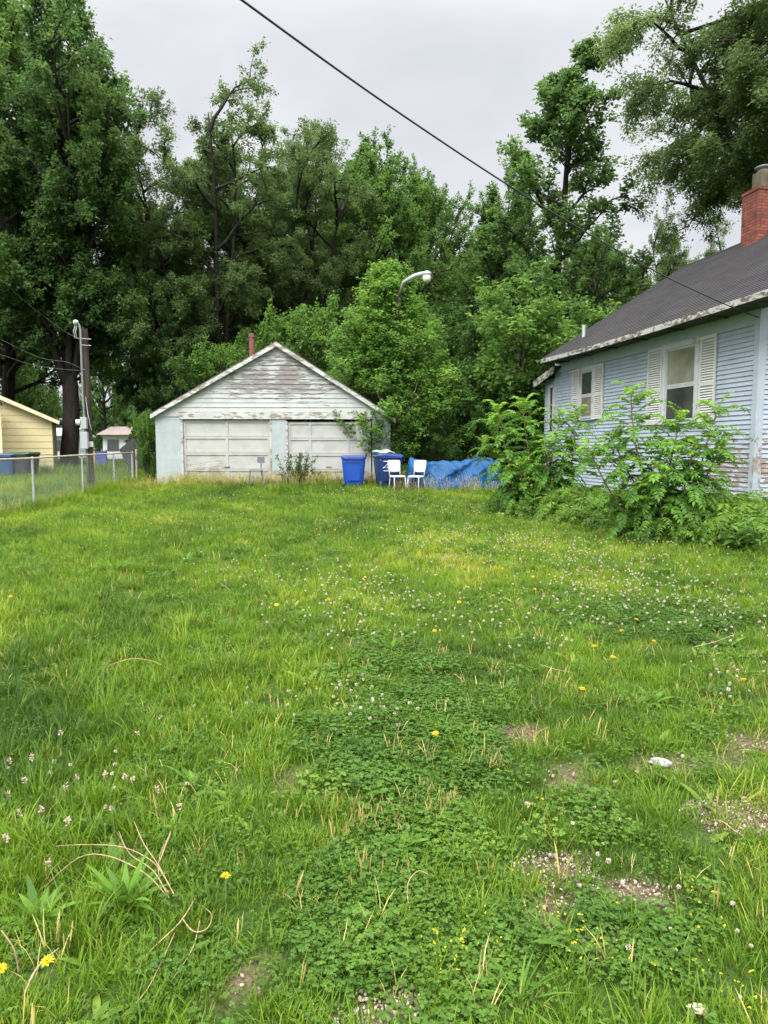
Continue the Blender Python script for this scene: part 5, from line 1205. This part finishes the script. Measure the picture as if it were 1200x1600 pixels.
# clover blossoms
def blossom(seed, stalk=.09):
    rg = np.random.default_rng(seed); LV = Leaves(); n = 34; c = np.array([rg.normal(0, .015), rg.normal(0, .015), stalk])
    ph = np.arccos(1-1.75*(np.arange(n)+.5)/n); th = np.arange(n)*2.39996; D = np.stack([np.sin(ph)*np.cos(th), np.sin(ph)*np.sin(th), np.cos(ph)], 1)
    LV.add(c+D*.003, D+rg.normal(0, .12, (n, 3)), rg.normal(0, 1, (n, 3)), rg.uniform(.0065, .0085, n), np.full(n, .0042), rg.uniform(.07, 1, n)); 
    LV.strip([np.array([0, 0, -.01]), c*.5+[0, 0, .0], c], [.002, .0018, .0015], np.array([1., 0, 0]), .0); LV.strip([np.array([0, 0, -.01]), c], [.002, .0015], np.array([0, 1., 0]), .0)
    return LV
mbl, t, b = newmat('blossom'); at_ = N(t, 'ShaderNodeAttribute', attribute_name='var'); rp = ramp(t, [(0, (.08, .16, .03)), (.05, (.08, .16, .03)), (.06, (.30, .20, .12)), (.4, (.52, .44, .38)), (1, (.68, .64, .58))]); t.links.new(at_.outputs['Fac'], rp.inputs[0]); t.links.new(rp.outputs[0], b.inputs['Base Color']); b.inputs['Roughness'].default_value = .8
bl = [blossom(s, h).mesh('clover_blossom', mbl) for s, h in ((91, .055), (92, .075), (93, .045), (94, .085))]
zone = [(980, 930, 130, 38, 190), (1110, 955, 90, 40, 85), (900, 915, 90, 25, 40), (1150, 1050, 50, 60, 34), (540, 1090, 70, 26, 26), (600, 1125, 45, 18, 16), (960, 1290, 160, 90, 17), (1090, 1480, 90, 70, 9), (120, 1240, 110, 60, 16), (430, 1110, 150, 30, 10), (800, 870, 160, 30, 70), (690, 850, 120, 25, 50), (300, 800, 260, 22, 30), (640, 785, 200, 16, 60), (560, 900, 120, 40, 16)]
cand = []
for cx, cy, rx, ry, n in zone:
    for _ in range(n):
        px, py = rk_.gauss(cx, rx*.6), rk_.gauss(cy, ry*.6)
        if py > 762 and -20 < px < 1220: cand.append(ground_at(px, py))
cand.sort(key=lambda p: p.y); near, rest = cand[:290], cand[290:]
for p in near:
    o = mesh_obj('clover_blossom', rk_.choice(bl)); o.location = (p.x, p.y, gzf(p.x, p.y)); s_ = rk_.uniform(.6, 1.25)*(.70+.07*min(p.y, 9)); o.scale = (s_,)*3; o.rotation_euler = (rk_.gauss(0, .15), rk_.gauss(0, .15), rk_.uniform(0, 6))
    tag(o, 'small white clover blossom standing among the grass of the lawn', 'flower', 'white clover blossoms in the lawn')
n = len(rest)+1400
pr = [ (p.x, p.y) for p in rest ]
while len(pr) < n:
    y = 5 + 15*rk_.random()**.8; x = rk_.uniform(-.5*y, .5*y)
    if inside(np.array([x]), np.array([y]))[0] and float(vn(np.array([x]), np.array([y]), 1.1, 47)[0]) + (.4 if x > -.1*y else -.1) > rk_.uniform(.0, 1.1): pr.append((x, y))
pr = np.array(pr); P = np.stack([pr[:, 0], pr[:, 1], gz(pr[:, 0], pr[:, 1])+.02], 1)
scatter('clover_blossoms', P, np.stack([NR.normal(0, .15, n), NR.normal(0, .15, n), NR.uniform(0, 6.28, n)], 1), NR.uniform(.8, 1.3, n), NR.integers(0, 2, n), NR.uniform(0, 1, n), [bpy.data.objects.new('b', bl[1]), bpy.data.objects.new('b', bl[3])])

# dandelions
def dandelion(px, py, s_, label, group=None, h=.13):
    p = ground_at(px, py + 0); hh = h*s_
    # the bloom, not the foot, sits at the given picture point
    d = ray(px, py); t_ = (EYE - gzf(p.x, p.y) - hh)/(-d.z) if d.z < 0 else 1; q = Vector((0, 0, EYE))+d*t_
    e = empty('dandelion', (q.x, q.y, gzf(q.x, q.y)), rk_.uniform(0, 6), label, 'flower', group); st = MB(); st.tube([(0, 0, -.01), (.004, .003, hh*.5), (0, 0, hh)], .0022, 5); st.build('stem', M['greenstem'], e)
    rg = np.random.default_rng(int(px*7+py)); LV = Leaves()
    for ring, (n, L, el) in enumerate(((16, .021, 8), (14, .017, 30), (10, .011, 60))):
        a = np.arange(n)*6.283/n + ring*.2 + rg.normal(0, .08, n); el_ = np.radians(el+rg.normal(0, 7, n)); D = np.stack([np.cos(a)*np.cos(el_), np.sin(a)*np.cos(el_), np.sin(el_)], 1)
        LV.add(np.repeat([[0, 0, hh]], n, 0), D, np.repeat([[0, 0, 1.]], n, 0)+rg.normal(0, .1, (n, 3)), np.full(n, L*s_)*rg.uniform(.85, 1.1, n), np.full(n, .006*s_), rg.uniform(0, 1, n), fold=.05, droop=.05)
    mesh_obj('bloom', LV.mesh('bloom', M['yellow']), e); e.rotation_euler = (rk_.gauss(.12, .12), rk_.gauss(0, .12), rk_.uniform(0, 6)); return e
for px, py, s_, lb in ((76, 1493, 1.02, 'yellow dandelion bloom in the lower left corner, the larger one'), (6, 1500, 1.0, 'yellow dandelion bloom cut by the left edge near the bottom'), (351, 1368, .95, 'yellow dandelion just right of the sprawling dry stalks'),
                       (677, 1140, 1.0, 'lone yellow dandelion over dark clover in the middle of the lawn'), (905, 1076, 1.1, 'yellow dandelion on the right, below the big white clover drift'), (954, 1030, 1.1, 'yellow dandelion inside the lower border of the white clover drift'),
                       (1170, 1067, 1.1, 'yellow dandelion close to the right edge of the lawn'), (974, 987, 1.1, 'yellow dandelion amid the white clover drift')):
    dandelion(px, py, s_, lb)
for px, py in ((432, 940), (512, 936), (739, 881), (757, 878), (833, 917), (835, 900), (678, 989), (722, 941), (687, 932), (785, 886), (1103, 893), (934, 1013), (990, 969), (17, 931), (495, 832), (522, 826), (594, 823), (575, 900), (412, 868), (1010, 1000)):
    dandelion(px, py, 1.05, 'small yellow dandelion bloom further out on the lawn', 'dandelions out on the lawn')

# weed rosettes and taller leafy weeds
for px, py, n, L, w_, el, lb in ((195, 1420, 20, .22, .026, (40, 85), 'upright clump of long dock leaves in the lower left grass'), (60, 1440, 14, .18, .026, (25, 70), 'leafy dock rosette near the lower left corner'), (625, 1330, 9, .13, .028, (25, 60), 'small plantain rosette in front of the straw-coloured spikes'),
                             (610, 1020, 13, .20, .030, (20, 70), 'tufted weed in the middle of the lawn above the dark clover'), (300, 1225, 14, .15, .02, (15, 60), 'dark weed rosette in the left grass beside the seed heads'), (180, 895, 14, .30, .05, (25, 75), 'large leafy weed standing out in the far left of the lawn'),
                             (290, 880, 12, .24, .045, (25, 70), 'leafy weed right of the large one in the far left lawn'), (360, 1200, 13, .13, .018, (15, 55), 'small weed rosette left of the bare soil spot'), (810, 1570, 16, .17, .009, (35, 80), 'narrow-leaved weed at the bottom edge right of centre'),
                             (1020, 1100, 10, .16, .035, (20, 60), 'weed rosette on the right above the white stone'), (1140, 1010, 10, .18, .035, (20, 65), 'weed tuft near the right edge within the white clover')):
    p = ground_at(px, py); o = mesh_obj('weed_rosette', rosette(int(px+py), n, L, w_, el).mesh('weed_rosette', M['weed'])); o.location = (p.x, p.y, gzf(p.x, p.y)); tag(o, lb, 'weed')
# generic small rosettes all over: uncountable ground cover
ws = [source('w', rosette(s, 9, .11, .024, (10, 55)), M['clover']) for s in (101, 102, 103)]
x, y = sample(-9, 9, .9, 14, 6); k = NR.uniform(0, 1, len(x)) < np.where(y < 5, 1, .6)*(1-bare(x, y)); x, y = x[k], y[k]; n = len(x)
scatter('low_weeds', np.stack([x, y, gz(x, y)], 1), np.stack([NR.normal(0, .1, n), NR.normal(0, .1, n), NR.uniform(0, 6.28, n)], 1), NR.uniform(.6, 1.5, n), NR.integers(0, 3, n), NR.uniform(.3, .9, n), ws)

# sprawling dry stalks in the lower left
def stalks(name, lines, r, label, mat):
    s_ = MB()
    for ln in lines:
        pts = []
        for px, py, h in ln: 
            d = ray(px, py); g_ = ground_at(px, py); z = gzf(g_.x, g_.y)+h; t_ = (EYE-z)/(-d.z); pts.append(Vector((0, 0, EYE))+d*t_)
        pts = spline([p + Vector((rk_.gauss(0, .004), rk_.gauss(0, .004), rk_.gauss(0, .003))) for p in pts], 4); s_.tube(pts, [.8*r*(1-.55*k/len(pts))*(1+.12*math.sin(k*2.3)) for k in range(len(pts))], 6)
    o = s_.build(name, mat, smooth=True); return tag(o, label, 'dry stalks')
stalks('dry_stalks', [[(272, 1400, .02), (255, 1370, .05), (235, 1345, .08), (190, 1325, .11), (140, 1320, .11), (85, 1322, .10)], [(262, 1400, .02), (225, 1365, .07), (170, 1340, .10), (120, 1340, .09), (70, 1385, .04)], [(275, 1395, .02), (245, 1350, .08), (225, 1320, .12), (210, 1285, .12)],
                      [(270, 1405, .02), (240, 1360, .06), (200, 1335, .10), (185, 1300, .13)], [(305, 1405, .05), (280, 1440, .05), (240, 1480, .04), (210, 1510, .02)], [(270, 1455, .03), (255, 1500, .04), (230, 1550, .03), (190, 1592, .01)], [(285, 1435, .03), (300, 1455, .06), (325, 1455, .05), (330, 1430, .04), (315, 1415, .05)],
                      [(250, 1345, .07), (268, 1300, .10), (252, 1330, .05)], [(312, 1430, .02), (300, 1480, .04), (268, 1538, .02)], [(262, 1395, .03), (250, 1372, .04), (248, 1340, .07), (256, 1320, .10)]], .0027, 'sprawling tangle of dry pinkish stalks in the lower left of the lawn', M['drystem'])
stalks('dry_stalks', [[(645, 1430, .0), (638, 1400, .05), (642, 1375, .10), (655, 1360, .11), (668, 1367, .09)]], .0028, 'single hooked dry stalk in the lower middle of the lawn', M['drystem'])
stalks('dry_stalks', [[(1110, 1282, .02), (1125, 1284, .06), (1150, 1298, .05), (1165, 1308, .02)]], .003, 'bent dry stalk by the bare patch at the right', M['drystem'])
stalks('dry_stalks', [[(28, 1520, .02), (18, 1480, .10), (2, 1450, .16)], [(35, 1560, .01), (60, 1510, .06), (90, 1480, .08)]], .004, 'pale dry stalks in the bottom left corner', M['drystem'])
stalks('dry_stalks', [[(845, 1038, .05), (870, 1046, .06), (900, 1052, .04)], [(1085, 1012, .05), (1120, 1002, .08), (1150, 990, .08)]], .0035, 'pale bent stalks lying on the clover at the right', M['drystem'])
stalks('dry_stalks', [[(170, 1040, .06), (205, 1030, .10), (240, 1033, .10), (262, 1045, .06)], [(345, 912, .06), (356, 920, .04)]], .0035, 'arched dry stalk in the left middle of the lawn', M['drystem'])
# tall plantain seed stalks at lower left
rg = np.random.default_rng(77); k = 0
for px, py in ((15, 1190), (38, 1215), (12, 1235), (50, 1185), (95, 1150), (120, 1208), (165, 1205), (195, 1210), (207, 1215), (175, 1260), (65, 1258), (30, 1262), (102, 1225), (245, 1233), (280, 1260), (105, 1280), (75, 1345), (8, 1305), (250, 1120), (215, 1145)):
    g_ = ground_at(px, py); h = rg.uniform(.13, .24); d = ray(px, py); t_ = (EYE-gzf(g_.x, g_.y)-h)/(-d.z); q = Vector((0, 0, EYE))+d*t_; zq = gzf(q.x, q.y)
    e = empty('plantain_stalk', (q.x, q.y, zq), rg.uniform(0, 6), 'thin green stalk with a tan seed head in the lower left grass', 'weed', 'plantain seed stalks in the grass'); bx, by = rg.normal(0, .03, 2)
    s_ = MB(); s_.tube([(bx*1.5, by*1.5, -.01), (bx*.6, by*.6, h*.5), (0, 0, h)], .0016, 5); s_.build('stem', M['greenstem'], e)
    LV = Leaves(); n = 26; a = rg.uniform(0, 6.283, n); zz_ = rg.uniform(-.012, .012, n); D = np.stack([np.cos(a), np.sin(a), rg.normal(.2, .4, n)], 1); LV.add(np.stack([np.cos(a)*.002, np.sin(a)*.002, h+zz_], 1), D, rg.normal(0, 1, (n, 3)), rg.uniform(.008, .014, n), np.full(n, .005), rg.uniform(.07, .42, n))
    mesh_obj('seed_head', LV.mesh('seed_head', mbl), e)
# stones
def stone(px, py, r, label, seed, mat):
    rg = np.random.default_rng(seed); p = ground_at(px, py); s_ = MB(); s_.lathe([(.6, -.35), (.95, -.1), (1, .12), (.85, .34), (.5, .42)], n=6)
    V = np.array(s_.v); V = V*np.array([1.25, .8, .85])*(1+rg.normal(0, .11, (len(V), 1))); s_.v = [tuple(v*r) for v in V]; o = s_.build('stone', mat, label=label, cat='stone'); o.location = (p.x, p.y, gzf(p.x, p.y)+r*.6); o.rotation_euler = (.15, .1, rg.uniform(-.5, .3))
M['stone'] = plain('pale_stone', (.32, .31, .31), .85, .15, 30, bump=.5, bscale=60); M['tan_stone'] = plain('tan_stone', (.50, .40, .30), .85, .2, 30, bump=.4)
stone(1033, 1200, .042, 'angular whitish stone lying in the lawn at the right', 3, M['stone']); stone(1090, 1583, .022, 'small tan stone at the bottom edge of the lawn', 4, M['tan_stone'])
